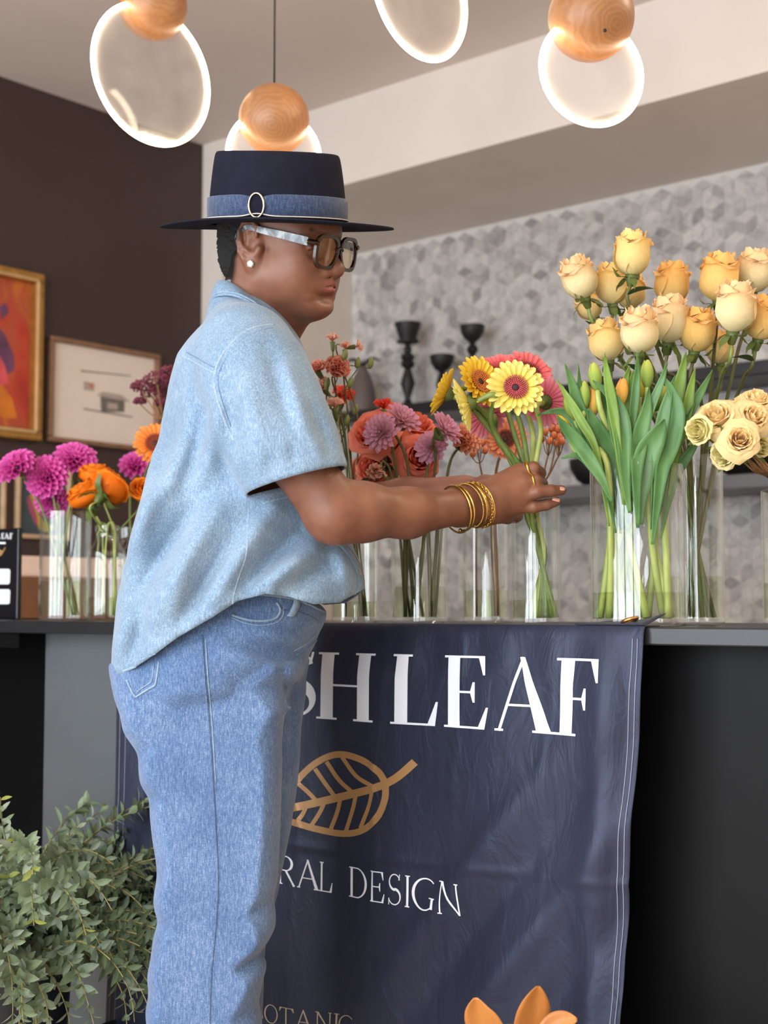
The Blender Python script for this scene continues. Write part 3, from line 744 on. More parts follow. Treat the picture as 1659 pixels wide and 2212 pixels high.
# ---- materials
def skin_mat():
    t = NT('skin'); v = t.coord(); n1 = t.noise(v, 26, 4); n2 = t.noise(v, 420, 2)
    base = t.ramp(n1, [(.3, lin(110, 69, 52)), (.7, lin(132, 86, 65))])
    lipc = lin(142, 82, 72); c = t.mix(t.attr('lip'), base, lipc); c = t.mix(t.attr('palm'), c, lin(190, 130, 112)); c = t.mix(t.attr('hairy'), c, lin(20, 15, 14))
    t.col(c).set(rough=.46, sss=.06, spec=.42); t.b.inputs['Subsurface Radius'].default_value = (.012, .005, .003)
    t.bump(n2, .10, .0006); return t.m
def denim(name, dark, mid, lite, sx, bumpd=.0006):
    t = NT(name); v = t.coord(scale=(1, 1, .16)); f1 = t.noise(v, sx, 4, .7); v2 = t.coord(); f2 = t.noise(v2, 9, 4, .6); f3 = t.noise(v2, 640, 2, .6)
    v4 = t.coord(scale=(.22, .22, 1)); f4 = t.noise(v4, sx*1.1, 2, .6)
    a = t.math('ADD', t.math('MULTIPLY', f1, .52), t.math('MULTIPLY', f3, .34)); a = t.math('ADD', a, t.math('MULTIPLY', f4, .12)); a = t.math('ADD', a, t.math('MULTIPLY', f2, .24))
    a = t.math('SUBTRACT', a, .11)
    t.col(t.ramp(a, [(.34, dark), (.5, mid), (.66, lite)])).set(rough=.85, sheen=.25, sheen_r=.5, spec=.2)
    t.bump(a, .35, bumpd); return t.m
M_skin = skin_mat()
M_shirt = denim('chambray', lin(82, 107, 134), lin(116, 141, 166), lin(158, 178, 197), 620)
M_jean = denim('blue_denim', lin(54, 78, 118), lin(86, 112, 152), lin(138, 160, 192), 560)
M_seam = denim('pale_seam', lin(98, 122, 148), lin(132, 155, 178), lin(166, 185, 202), 500)
M_seamd = denim('dark_seam', lin(54, 76, 112), lin(80, 104, 142), lin(130, 152, 184), 500)

# ================= shirt
S1 = D0/FPX                      # metres per pixel at the figure
def X_(px): return (px-CX)*S1
def Z_(py): return fr(480, py, D0)[2]
YM = fr(480, 1100, D0)[1]        # mid plane of the body
rows = [(628, 468, 585, .066), (650, 456, 604, .078), (690, 440, 622, .098), (730, 418, 645, .130), (780, 386, 668, .158), (850, 367, 690, .168), (920, 352, 712, .172), (1000, 339, 722, .176), (1080, 323, 730, .182),
        (1140, 305, 742, .190), (1190, 290, 764, .200), (1230, 279, 781, .207), (1262, 272, 787, .212), (1300, 267, 782, .214), (1350, 264, 762, .214), (1410, 262, 735, .212), (1475, 263, 700, .210)]
def loft(F, rows, ycen, pw=2.4, shear=0.0):
    z = np.array([Z_(r[0]) for r in rows])[::-1]; cx = np.array([(X_(r[1])+X_(r[2]))/2 for r in rows])[::-1]
    rx = np.array([(X_(r[2])-X_(r[1]))/2 for r in rows])[::-1]; ry = np.array([r[3] for r in rows])[::-1]
    yc = np.array([ycen if len(r) < 5 else ycen+r[4] for r in rows])[::-1]
    sl = F.sl((min(cx-rx)-.03, ycen-max(ry)-.06, z[0]-.005), (max(cx+rx)+.03, ycen+max(ry)+.06, z[-1]+.005)); X, Y, Z = F.grid(sl)
    zz = Z.ravel(); I = lambda a: np.interp(zz, z, a).astype(np.float32)[None, None, :]
    CXX, RX, RY, YCC = I(cx), I(rx), I(ry), I(yc)
    q = (np.abs((X-CXX)/RX)**pw+np.abs((Y-YCC)/RY)**pw)**(1/pw)
    return sl, (q-1)*np.minimum(RX, RY)*.8
def folds(F, L, gain=1.7):
    """creases: image segment, width in pixels, height in metres (plus is a ridge), pushed into the field"""
    X, Y, Z = F.grid(tuple(slice(0, int(k)) for k in F.n)); near = 1/(1+np.exp((Y-YM-.04)/.03))
    for (x0, y0, x1, y1, w, a) in L:
        ax, az, bx, bz = X_(x0), Z_(y0), X_(x1), Z_(y1); dx, dz = bx-ax, bz-az; L2 = dx*dx+dz*dz
        px_, pz_ = X[:, 0, 0], Z[0, 0, :]; wm = w*S1
        i0, i1 = np.searchsorted(px_, [min(ax, bx)-3*wm, max(ax, bx)+3*wm]); k0, k1 = np.searchsorted(pz_, [min(az, bz)-3*wm, max(az, bz)+3*wm])
        if i1 <= i0 or k1 <= k0: continue
        XX, ZZ = px_[i0:i1][:, None], pz_[k0:k1][None, :]
        t = ((XX-ax)*dx+(ZZ-az)*dz)/L2; tc = np.clip(t, 0, 1); dist = np.sqrt((XX-ax-dx*tc)**2+(ZZ-az-dz*tc)**2)
        f = a*gain*np.exp(-(dist/wm)**2)*(.35+.65*np.sin(np.pi*np.clip(tc, 0.06, .94)))
        F.v[i0:i1, :, k0:k1] -= (f[:, None, :]*near).astype(np.float32)
F = Field((X_(235), YM-.31, Z_(1480)), (X_(815), YM+.31, Z_(610)), .0042)
sl, d = loft(F, rows, YM); F.put(sl, d, .01)
# sleeves
def sleeve(F, sy, pts, cutn):
    P = np.array([[X_(p[0]), YM+p[2], Z_(p[1])] for p in pts]); R = [p[3] for p in pts]
    G = Field(F.lo, F.lo+(F.n-1)*F.h, F.h); G.v = np.full(F.n, .2, np.float32)
    G.chain(P, R, .02)
    e = P[-1]; nn = nrm(cutn); X, Y, Z = G.grid(tuple(slice(0, int(k)) for k in G.n))
    pl = (X-e[0])*nn[0]+(Y-e[1])*nn[1]+(Z-e[2])*nn[2]
    G.v = np.maximum(G.v, pl.astype(np.float32)); F.put(tuple(slice(0, int(k)) for k in F.n), G.v[tuple(slice(0, int(k)) for k in F.n)], .014); return e, nn
c1 = sleeve(F, -1, [(520, 742, -.085, .050), (545, 790, -.130, .068), (570, 850, -.160, .076), (597, 915, -.180, .077), (628, 988, -.196, .0755), (660, 1064, -.205, .0735)], (.27, 0, -.96))
c2 = sleeve(F, 1, [(535, 765, .110, .060), (570, 830, .145, .070), (605, 910, .165, .068), (640, 985, .175, .066)], (.45, 0, -.89))
hemx = [240, 262, 330, 385, 430, 500, 545, 600, 645, 690, 740, 770, 800]; hemy = [1459, 1458, 1436, 1402, 1370, 1330, 1300, 1286, 1292, 1306, 1302, 1284, 1262]
folds(F, [(430, 1000, 300, 1230, 26, .010), (470, 1080, 330, 1300, 22, -.010), (500, 1130, 380, 1330, 24, .011), (540, 1180, 430, 1340, 18, -.008), (610, 1120, 500, 1290, 22, .010), (660, 1160, 560, 1270, 20, -.009),
          (690, 1200, 590, 1275, 16, .008), (720, 1230, 640, 1280, 14, -.006), (740, 1190, 760, 1270, 18, .007), (355, 1000, 345, 1180, 24, .006), (400, 880, 380, 1050, 30, -.006), (505, 930, 470, 1060, 22, .008), (470, 930, 430, 1080, 20, -.007),
          (560, 870, 600, 1010, 20, .006), (600, 800, 650, 960, 18, -.006), (640, 850, 690, 1000, 14, .006), (520, 830, 548, 1000, 18, -.006), (690, 930, 722, 1010, 12, -.005), (590, 1010, 600, 1060, 10, .004), (655, 1000, 660, 1048, 10, -.003), (700, 990, 706, 1035, 9, .003),
          (430, 720, 470, 690, 20, -.003), (320, 1330, 290, 1430, 22, .006), (360, 1300, 340, 1400, 18, -.005), (450, 1250, 420, 1340, 18, .005), (300, 1150, 290, 1260, 16, -.005)])
X, Y, Z = F.grid(tuple(slice(0, int(k)) for k in F.n))
zh = np.interp(X.ravel(), [X_(x) for x in hemx], [Z_(y) for y in hemy]).astype(np.float32)[:, None, None]
zh = zh + 0*Y; F.v = np.maximum(F.v, (zh-Z)*.8)
V, Q = F.mesh(); V = relax(V, Q, 3, .5)
fc = V[Q].mean(1); fn = np.cross(V[Q[:, 2]]-V[Q[:, 0]], V[Q[:, 3]]-V[Q[:, 1]]); fn /= np.linalg.norm(fn, axis=1)[:, None]+1e-12
zhf = np.interp(fc[:, 0], [X_(x) for x in hemx], [Z_(y) for y in hemy])
cap = (fn[:, 2] < -.45) & (np.abs(fc[:, 2]-zhf) < .010)
for e, nn in (c1, c2):
    cap |= (np.abs((fc-e)@nn) < .006) & (fn@nn > .7) & (np.linalg.norm(fc-e, axis=1) < .11)
V, Q, _ = prune(V, Q, ~cap)
e_ = np.sort(np.concatenate([Q[:, [0, 1]], Q[:, [1, 2]], Q[:, [2, 3]], Q[:, [3, 0]]]), 1); ue, ce = np.unique(e_, axis=0, return_counts=True); bv = np.unique(ue[ce == 1])
be = ue[ce == 1]
for _ in range(6):                      # smooth and straighten the open edges
    S = np.zeros((len(V), 3)); c_ = np.zeros(len(V)); np.add.at(S, be[:, 0], V[be[:, 1]]); np.add.at(S, be[:, 1], V[be[:, 0]]); np.add.at(c_, be.ravel(), 1)
    V[bv] = .4*V[bv]+.6*(S[bv]/np.maximum(c_[bv], 1)[:, None])
for i in bv:
    done = False
    for e, nn in (c1, c2):
        if np.linalg.norm(V[i]-e) < .12 and abs((V[i]-e)@nn) < .02: V[i] -= nn*((V[i]-e)@nn); done = True
    if not done:
        zz = np.interp(V[i][0], [X_(x) for x in hemx], [Z_(y) for y in hemy])
        if abs(zz-V[i][2]) < .02: V[i][2] = zz
shirt = put_mesh('shirt', V, Q, M_shirt, person); shirt['label'] = 'light blue chambray short-sleeved shirt'
sm = shirt.modifiers.new('thick', 'SOLIDIFY'); sm.thickness = .0025; sm.offset = 0
shirt_bvh = BVHTree.FromPolygons([Vector(v) for v in fr2w(V)], [tuple(int(i) for i in q) for q in Q])
camv = Vector(CAM)
def cast(bvh, px, py, off=.001):
    r = Vector(nrm(ray(px, py))); h = bvh.ray_cast(camv, r)
    if h[0] is None: return None
    n = h[1] if h[1].dot(r) < 0 else -h[1]
    return np.array(h[0]+n*off), np.array(n)
def seam(bvh, name, pts, w, m, parent, off=.0008, step=4, flat=.45):
    """a stitched ridge laid on the cloth along a line"""
    P = catmull(pts, max(2, int(np.linalg.norm(np.diff(np.array(pts, float), axis=0), axis=1).mean()/step))); out = []
    for x, y in P:
        h = cast(bvh, x, y, off)
        if h is not None and (not out or np.linalg.norm(h[0]-out[-1][0]) < .05): out.append(h)
    if len(out) < 3: return None
    pts3 = np.array([o[0] for o in out]); pts3[1:-1] = (pts3[:-2]+2*pts3[1:-1]+pts3[2:])/4
    return MB().tube(pts3, w, 6, flat=flat, up=out[0][1]).build(name, m, parent)
hl = [(266, 1450), (330, 1425), (385, 1392), (430, 1360), (500, 1320), (545, 1291)]
seam(shirt_bvh, 'hem_stitch', hl, .0020, M_seam, shirt)
seam(shirt_bvh, 'hem_stitch', [(x+3, y-12) for x, y in hl], .0013, M_seam, shirt)
seam(shirt_bvh, 'yoke_seam', [(392, 768), (420, 782), (445, 796), (468, 808)], .0022, M_seam, shirt)
seam(shirt_bvh, 'yoke_seam', [(396, 757), (424, 771), (449, 786), (470, 797)], .0014, M_seamd, shirt)
seam(shirt_bvh, 'armhole_seam', [(592, 702), (560, 706), (527, 719), (498, 745), (478, 772), (466, 800), (463, 824), (468, 855), (478, 890), (492, 925), (507, 952)], .0024, M_seam, shirt)
seam(shirt_bvh, 'armhole_seam', [(590, 710), (563, 715), (533, 728), (506, 752), (487, 778), (474, 806), (472, 828), (477, 856), (487, 890), (500, 922)], .0013, M_seamd, shirt)  # darker line beside the seam stands in for shade along the stitching
seam(shirt_bvh, 'cuff_stitch', [(556, 1056), (590, 1047), (640, 1036), (690, 1024), (748, 1010)], .0018, M_seam, shirt)
seam(shirt_bvh, 'cuff_edge', [(568, 1088), (600, 1078), (650, 1066), (700, 1053), (752, 1040)], .0022, M_seam, shirt)
seam(shirt_bvh, 'side_seam', [(538, 1100), (536, 1150), (530, 1200), (510, 1260), (499, 1318)], .0018, M_seam, shirt)
seam(shirt_bvh, 'front_seam', [(600, 690), (625, 720), (645, 750), (662, 780)], .0011, M_seam, shirt)
# pocket edge and placket on the chest and belly front
def strip(bvh, name, a, b, m, parent, off=.002, th=.0015):
    A1 = catmull(a, 6); B1 = catmull(b, 6); G = []
    for (x0, y0), (x1, y1) in zip(A1, B1):
        h0, h1 = cast(bvh, x0, y0, off), cast(bvh, x1, y1, off)
        if h0 is None or h1 is None: continue
        G.append([h0[0], (h0[0]+h1[0])/2+(h0[1]+h1[1])*.0006, h1[0]])
    if len(G) < 2: return None
    o = MB().grid(np.array(G)).build(name, m, parent); s_ = o.modifiers.new('thick', 'SOLIDIFY'); s_.thickness = th; s_.offset = 0; return o
strip(shirt_bvh, 'button_placket', [(728, 1176), (748, 1200), (766, 1232), (772, 1262), (762, 1288)], [(742, 1176), (764, 1200), (779, 1232), (783, 1258), (772, 1284)], M_shirt, shirt)
h = cast(shirt_bvh, 774, 1236, .003)
if h: link('button', MB().lathe([(0, -.002), (.0055, -.001), (.006, .0006), (.0045, .0014), (0, .0008)], 14).me('button', simple('shell_button', lin(176, 150, 132), .3)), shirt, frame_mat(h[1], None, h[0]))
# collar: a folded band, wide at the back, narrowing to the front
top = catmull([(614, 700), (584, 678), (552, 655), (511, 626), (478, 611), (460, 612)], 6); bot = catmull([(600, 722), (575, 698), (556, 682), (518, 664), (474, 655), (450, 660)], 6)
yo_t = catmull([(-.030, 0), (-.055, 0), (-.068, 0), (-.070, 0), (-.052, 0), (-.012, 0)], 6)[:, 0]; yo_b = catmull([(-.075, 0), (-.098, 0), (-.102, 0), (-.098, 0), (-.066, 0), (-.014, 0)], 6)[:, 0]
def cp(p, y): return np.array([X_(p[0]), YM+y, Z_(p[1])])
G = []
ring_t = [cp(p, y) for p, y in zip(top, yo_t)]+[cp(p, -y) for p, y in list(zip(top, yo_t))[::-1]]
ring_b = [cp(p, y) for p, y in zip(bot, yo_b)]+[cp(p, -y) for p, y in list(zip(bot, yo_b))[::-1]]
for a, b in zip(ring_t, ring_b):
    mid = np.array([(a[0]+b[0])/2, YM+((a[1]+b[1])/2-YM)*1.04, (a[2]+b[2])/2+.002]); ctr_ = np.array([X_(535), YM, 0]); inn = a-nrm(np.array([a[0]-ctr_[0], a[1]-ctr_[1], 0]))*.006
    G.append([b, mid, a, inn+np.array([0, 0, -.006]), inn+np.array([0, 0, -.045])])
o = MB().grid(fr2w(np.array(G))).build('collar', M_shirt, shirt); sm = o.modifiers.new('sub', 'SUBSURF'); sm.levels = 1; sm.render_levels = 1
s_ = o.modifiers.new('thick', 'SOLIDIFY'); s_.thickness = .003; s_.offset = 0
o2 = MB().tube(fr2w(np.array([b+np.array([0, -.002 if i < len(ring_b)//2 else .002, .005]) for i, b in enumerate(ring_b)])), .0012, 6).build('collar_stitch', M_seam, shirt)

# ================= jeans
F = Field((X_(225), YM-.30, 0.05), (X_(760), YM+.30, Z_(1255)), .0046)
hip = [(1262, 300, 715, .165), (1300, 288, 712, .170), (1345, 278, 702, .176), (1390, 270, 678, .182), (1440, 266, 660, .186), (1480, 275, 640, .182), (1530, 300, 610, .150), (1580, 350, 560, .09), (1620, 400, 520, .03)]
sl, d = loft(F, hip, YM, 2.3); F.put(sl, d, .01)
yl = .092
leg1 = [(1440, 268, 650, .094, -.088), (1500, 280, 640, .096, -yl), (1580, 312, 630, .098, -yl), (1650, 336, 628, .098, -yl), (1720, 354, 624, .097, -yl), (1800, 362, 618, .096, -yl), (1880, 368, 612, .095, -yl), (1940, 368, 608, .094, -yl), (2000, 362, 592, .092, -yl), (2060, 358, 583, .091, -yl), (2140, 355, 580, .092, -yl), (2230, 354, 577, .093, -yl), (2400, 350, 575, .096, -yl), (2640, 342, 580, .10, -yl)]
leg2 = [(r[0], r[1]+24, r[2]+float(np.interp(r[0], [1440, 1500, 1700, 1850, 1900, 2000], [8, 16, 14, 2, -10, -16])), r[3], -r[4]) for r in leg1]
for L in (leg1, leg2):
    L = [r for r in L if Z_(r[0]) > .06]; sl, d = loft(F, L, YM, 2.2); F.put(sl, d, .018)
folds(F, [(640, 1440, 520, 1400, 18, .007), (650, 1480, 540, 1470, 16, -.006), (640, 1520, 560, 1530, 14, .005), (310, 1560, 420, 1500, 22, .007), (330, 1610, 430, 1560, 20, -.007), (345, 1660, 440, 1610, 22, .007), (352, 1700, 430, 1670, 16, -.005),
          (360, 1900, 450, 1860, 20, .006), (365, 1950, 460, 1930, 18, -.006), (600, 1960, 520, 1990, 20, .009), (600, 2005, 500, 2040, 18, -.010), (585, 2040, 470, 2080, 22, .009), (360, 2050, 440, 2010, 20, .006), (575, 2110, 500, 2130, 18, -.006), (360, 2120, 430, 2140, 20, .006), (570, 2160, 480, 2180, 22, .006),
          (560, 1640, 570, 1860, 30, .004), (540, 1380, 640, 1420, 16, -.006), (560, 1350, 690, 1395, 14, .006), (610, 1900, 540, 1920, 16, -.006), (400, 1760, 380, 1880, 24, -.005), (520, 1560, 610, 1590, 18, -.004), (628, 1430, 628, 1850, 9, -.008)], 1.0)
wx, wy = [240, 300, 560, 640, 690, 705, 720], [1270, 1270, 1275, 1286, 1306, 1320, 1345]
X, Y, Z = F.grid(tuple(slice(0, int(k)) for k in F.n)); zt = np.interp(X.ravel(), [X_(x) for x in wx], [Z_(y) for y in wy]).astype(np.float32)[:, None, None]
F.v = np.maximum(F.v, (Z-zt+0*Y)*.8); F.v = np.maximum(F.v, (.062-Z)+0*X+0*Y)
V, Q = F.mesh(); V = relax(V, Q, 3, .5)
jeans = put_mesh('jeans', V, Q, M_jean, person); jeans['label'] = 'mid blue straight jeans'
jb = BVHTree.FromPolygons([Vector(v) for v in fr2w(V)], [tuple(int(i) for i in q) for q in Q])
seam(jb, 'side_seam', [(436, 1372), (441, 1450), (450, 1550), (459, 1680), (466, 1800), (470, 1900), (466, 2000), (456, 2100), (452, 2211), (450, 2300)], .0016, M_seamd, jeans)
seam(jb, 'side_seam', [(444, 1380), (449, 1460), (458, 1560), (466, 1690)], .0008, M_seam, jeans)
bp = [(343, 1425), (338, 1480), (292, 1507), (272, 1465)]
seam(jb, 'back_pocket_edge', [(343, 1430), (340, 1455), (336, 1480)], .0015, M_seam, jeans); seam(jb, 'back_pocket_edge', [(336, 1480), (315, 1492), (293, 1506)], .0015, M_seam, jeans); seam(jb, 'back_pocket_edge', [(293, 1506), (283, 1490), (274, 1468)], .0013, M_seam, jeans)
seam(jb, 'back_pocket_stitch', [(333, 1435), (330, 1460), (327, 1474)], .0008, M_seam, jeans); seam(jb, 'back_pocket_stitch', [(327, 1474), (310, 1484), (296, 1494)], .0008, M_seam, jeans)
fp = [(500, 1328), (530, 1338), (560, 1342), (590, 1338), (603, 1326), (604, 1312), (597, 1302)]
seam(jb, 'front_pocket_edge', fp, .0019, M_seam, jeans, flat=.7); seam(jb, 'front_pocket_stitch', [(500, 1334), (530, 1346), (562, 1351), (594, 1346), (610, 1332), (612, 1314)], .0008, M_seam, jeans)
seam(jb, 'waistband_edge', [(560, 1284), (620, 1291), (660, 1303), (700, 1322)], .0017, M_seam, jeans, flat=.7)
seam(jb, 'waistband_stitch', [(604, 1318), (640, 1322), (670, 1332), (690, 1345)], .0013, M_seamd, jeans)
strip(jb, 'belt_loop', [(633, 1286), (630, 1304), (622, 1322), (616, 1330)], [(645, 1289), (643, 1306), (636, 1322), (628, 1332)], M_seam, jeans, off=.004, th=.003)
seam(jb, 'fly_edge', [(706, 1335), (708, 1350), (700, 1368), (682, 1384), (662, 1400), (640, 1414)], .0020, M_seamd, jeans, flat=.7)
seam(jb, 'fly_stitch', [(690, 1352), (680, 1372), (655, 1394), (634, 1406)], .0009, M_seam, jeans)
M_shoe = simple('white_leather', lin(220, 216, 208), .5)
for sy, dx in ((-yl, 0), (yl, .03)):
    c = np.array([X_(470)+dx, YM+sy, 0.0]); G = Field(c+np.array([-.17, -.08, -.02]), c+np.array([.21, .08, .14]), .005)
    G.cone(c+np.array([-.10, 0, .04]), c+np.array([.13, 0, .034]), .038, .032, .02); G.cone(c+np.array([-.07, 0, .06]), c+np.array([-.03, 0, .10]), .042, .046, .03)
    X, Y, Z = G.grid(tuple(slice(0, int(k)) for k in G.n)); G.v = np.maximum(G.v, .002-Z+0*X+0*Y)
    V, Q = G.mesh(); put_mesh('shoe', V, Q, M_shoe, person)

# ================= head, neck, arms, hands: one skin
HO = fr(600, 541, D0-.01)        # midpoint between the ears
roll = math.radians(11); phi = math.radians(27); pit = math.radians(9)
# axes of the head in the camera-turned frame: forward, left (away from the viewer), up
hu0 = np.array([0, -math.sin(roll), math.cos(roll)]); hn = np.array([0, math.cos(roll), math.sin(roll)])
hf0 = np.array([1.0, 0, 0])*math.cos(phi)-hn*math.sin(phi); hl_ = nrm(np.cross(hu0, hf0))
hf = hf0*math.cos(pit)-hu0*math.sin(pit); hu = nrm(np.cross(hf, hl_)); HR = np.array([hf, hl_, hu])
def hp(x, y, z): return HO+(hf*x+hl_*y+hu*z)/1000.0
F = Field(HO-np.array([.125, .13, .215]), HO+np.array([.145, .13, .145]), .0018)
mm = lambda *a: np.array(a)/1000.0
def E(c, r, k=.012, op='u', R=None): F.ell(hp(*c), mm(*r), HR if R is None else R, k, op)
def K(a, b, ra, rb, k=.010, op='u'): F.cone(hp(*a), hp(*b), ra/1000, rb/1000, k, op)
E((-6, 0, 46), (93, 72, 80)); E((42, 0, 2), (50, 58, 72), .03); E((48, 0, 50), (36, 54, 44), .03)
for s in (-1, 1):
    K((12, s*50, -40), (70, s*20, -69), 17, 17, .03); E((56, s*38, -16), (27, 24, 28), .03); E((52, s*43, -38), (26, 17, 24), .03)
    K((80, s*10, 33), (66, s*44, 32), 9, 9, .02)
E((79, 0, -72), (20, 25, 16), .03); E((69, 0, -45), (26, 33, 32), .035)
for s in (-1, 1): E((95, s*33, 14), (15, 17, 13), .016, 's')
K((86, 0, 22), (105, 0, -12), 7.5, 10, .014); E((106, 0, -16), (13, 13.5, 12), .010)
for s in (-1, 1):
    E((95, s*16, -20), (12, 9, 10), .007); E((101, s*9, -27), (4, 3.2, 3), .003, 's')
    E((74, s*33, 13), (14.5, 15, 13.5), .006); K((86, s*20, 12), (84, s*46, 13), 2.6, 2.6, .006); K((88, s*24, 8), (82, s*45, 9), 1.2, 1.2, .003, 's')
# lips
K((99, 4, -35.5), (85, 26, -40.5), 7.5, 5, .006); K((99, -4, -35.5), (85, -26, -40.5), 7.5, 5, .006)
K((98.5, 5, -48.5), (84, 25, -44.5), 8.6, 5.5, .006); K((98.5, -5, -48.5), (84, -25, -44.5), 8.6, 5.5, .006)
K((108, 0, -41.7), (90, 29, -43.8), 1.2, .9, .003, 's'); K((108, 0, -41.7), (90, -29, -43.8), 1.2, .9, .003, 's')
E((100, 0, -60.5), (8, 24, 4.5), .018, 's')
# ears
for s in (-1, 1):
    c0 = hp(-2, s*74, 6); er = HR
    ax = nrm(hf*math.cos(.35)*.35+hl_*s*1.0); up_e = nrm(hu*.97-hf*.22); fw = nrm(np.cross(up_e, ax)); RE = np.array([fw, ax, up_e])
    F.ell(hp(-4, s*73, 8), mm(19, 6, 29), RE, .006); F.ell(hp(3, s*72, -20), mm(9, 6, 11), RE, .008)
    pts = [(12, 14), (10, 28), (0, 35), (-12, 31), (-18, 18), (-18, 2), (-13, -12), (-4, -22)]
    Pp = [hp(-4, s*78, 4)+(hf*a+hu*b+hl_*s*(-.10*a+1.5))/1000 for a, b in pts]; F.chain(Pp, [.0030]*len(Pp), .004)
    Pp = [hp(-4, s*78, 4)+(hf*a+hu*b+hl_*s*(-.10*a+.2))/1000 for a, b in [(-2, 22), (-9, 14), (-10, 2), (-5, -8), (2, -10)]]; F.chain(Pp, [.0030]*5, .005)
    F.ell(hp(3, s*80, 4), mm(7.5, 5, 9), RE, .005, 's'); F.ell(hp(-13, s*80, 14), mm(3, 4, 13), RE, .005, 's')
    K((13, s*74, 0), (10, s*75, -8), 5, 4, .006)
# neck down into the collar
nb = np.array([X_(540), YM, Z_(725)])
F.cone(HO+np.array([-.022, .008, -.045]), nb, .058, .063, .03)
F.cone(hp(-28, -52, -18), np.array([X_(622), YM-.022, Z_(705)]), .012, .010, .022); F.cone(hp(52, 0, -70), np.array([X_(606), YM, Z_(712)]), .020, .026, .03)
V1, Q1 = F.mesh(); V1 = relax(V1, Q1, 2, .4)
L1 = (V1-HO)@HR.T*1000
def cdist(Lp, a, b):
    a, b = np.array(a, float), np.array(b, float); t = np.clip(((Lp-a)@(b-a))/((b-a)@(b-a)), 0, 1); return np.linalg.norm(Lp-a-t[:, None]*(b-a), axis=1)
lip = np.zeros(len(V1))
for s in (-1, 1):
    for a, b, r in (((102, s*3, -36.2), (90, s*24, -40.6), 6.4), ((101, s*4, -48), (89, s*23, -44.5), 8.2)):
        lip = np.maximum(lip, np.clip((r+1.5-cdist(L1, a, b))/3, 0, 1))
lip *= np.clip((L1[:, 0]-84)/6, 0, 1)*.9
hairy = np.zeros(len(V1))
for s in (-1, 1): hairy = np.maximum(hairy, np.clip((5.2-cdist(L1, (93, s*14, 36), (80, s*46, 38)))/2.5, 0, 1))
hairy = np.maximum(hairy, np.clip(np.minimum((-18-L1[:, 0]+.15*L1[:, 2])/10, (L1[:, 2]+62)/12), 0, 1))

# right arm (near), hand on the stems
DA = D0-.205
def ap(px, py, d): return fr(px, py, d)
sh, el, wr = np.array([X_(545), YM-.150, Z_(800)]), ap(722, 1108, D0-.19), ap(1003, 1094, 2.10)
F = Field((X_(470), YM-.30, Z_(1200)), ap(1235, 0, 2.2)[:1].tolist()+[YM+.16, Z_(770)], .0021)
F.cone(sh, ap(622, 960, D0-.195), .044, .046, .02); F.cone(ap(622, 960, D0-.195), el, .045, .040, .02)
F.cone(el, ap(780, 1106, D0-.17), .040, .0405, .02); F.cone(ap(780, 1106, D0-.17), ap(880, 1108, D0-.12), .0405, .0345, .02); F.cone(ap(880, 1108, D0-.12), wr, .0345, .0255, .02)
F.ell(ap(724, 1124, D0-.192), (.030, .030, .026), None, .02)
DH = 2.135
def h3(px, py, dd=0): return ap(px, py, DH+dd)
# wrist is broader than deep
F.cone(h3(985, 1082, -.03), h3(1060, 1072, -.012), .0225, .022, .012); F.cone(h3(990, 1108, -.03), h3(1062, 1102, -.012), .022, .021, .012)
# palm: four metacarpal rays and the heel of the hand
kn = [h3(1120, 1022, .006), h3(1128, 1046, -.006), h3(1130, 1070, -.004), h3(1124, 1092, .004)]
wk = [h3(1050, 1062, -.008), h3(1052, 1078, -.014), h3(1052, 1092, -.012), h3(1050, 1106, -.004)]
for a, b, r in zip(wk, kn, (.0150, .0150, .0145, .0135)): F.cone(a, b, .0185, r, .014)
F.cone(h3(1060, 1072, .016), h3(1110, 1056, .022), .020, .016, .016); F.cone(h3(1060, 1104, .014), h3(1112, 1092, .018), .016, .013, .014)
# index: bends at the knuckle and wraps behind the stems; middle the same a little lower; ring and little finger reach out
fk = .0032
F.chain([kn[0], h3(1152, 1012, .004), h3(1166, 1022, .022), h3(1160, 1030, .044), h3(1146, 1032, .056)], [.0135, .0108, .0098, .0088, .0076], fk)
F.chain([kn[1], h3(1156, 1040, -.004), h3(1170, 1046, .018), h3(1162, 1052, .042), h3(1146, 1054, .054)], [.0132, .0108, .0098, .0088, .0078], fk)
F.chain([kn[2], h3(1160, 1063, -.012), h3(1190, 1060, -.008), h3(1213, 1059, 0)], [.0130, .0104, .0094, .0080], fk)
F.chain([kn[3], h3(1154, 1095, -.002), h3(1181, 1090, .002), h3(1202, 1083, .006)], [.0120, .0094, .0086, .0074], fk)
for a, b, r in ((kn[0], h3(1152, 1012, .004), .5), (kn[1], h3(1156, 1040, -.004), .5)): pass
# thumb: leaves the side of the palm low down, passes behind the stems
F.chain([h3(1066, 1070, .020), h3(1098, 1058, .042), h3(1126, 1060, .058), h3(1146, 1072, .062)], [.0165, .0135, .0115, .0098], .010)
V2, Q2 = F.mesh(); V2 = relax(V2, Q2, 2, .4)
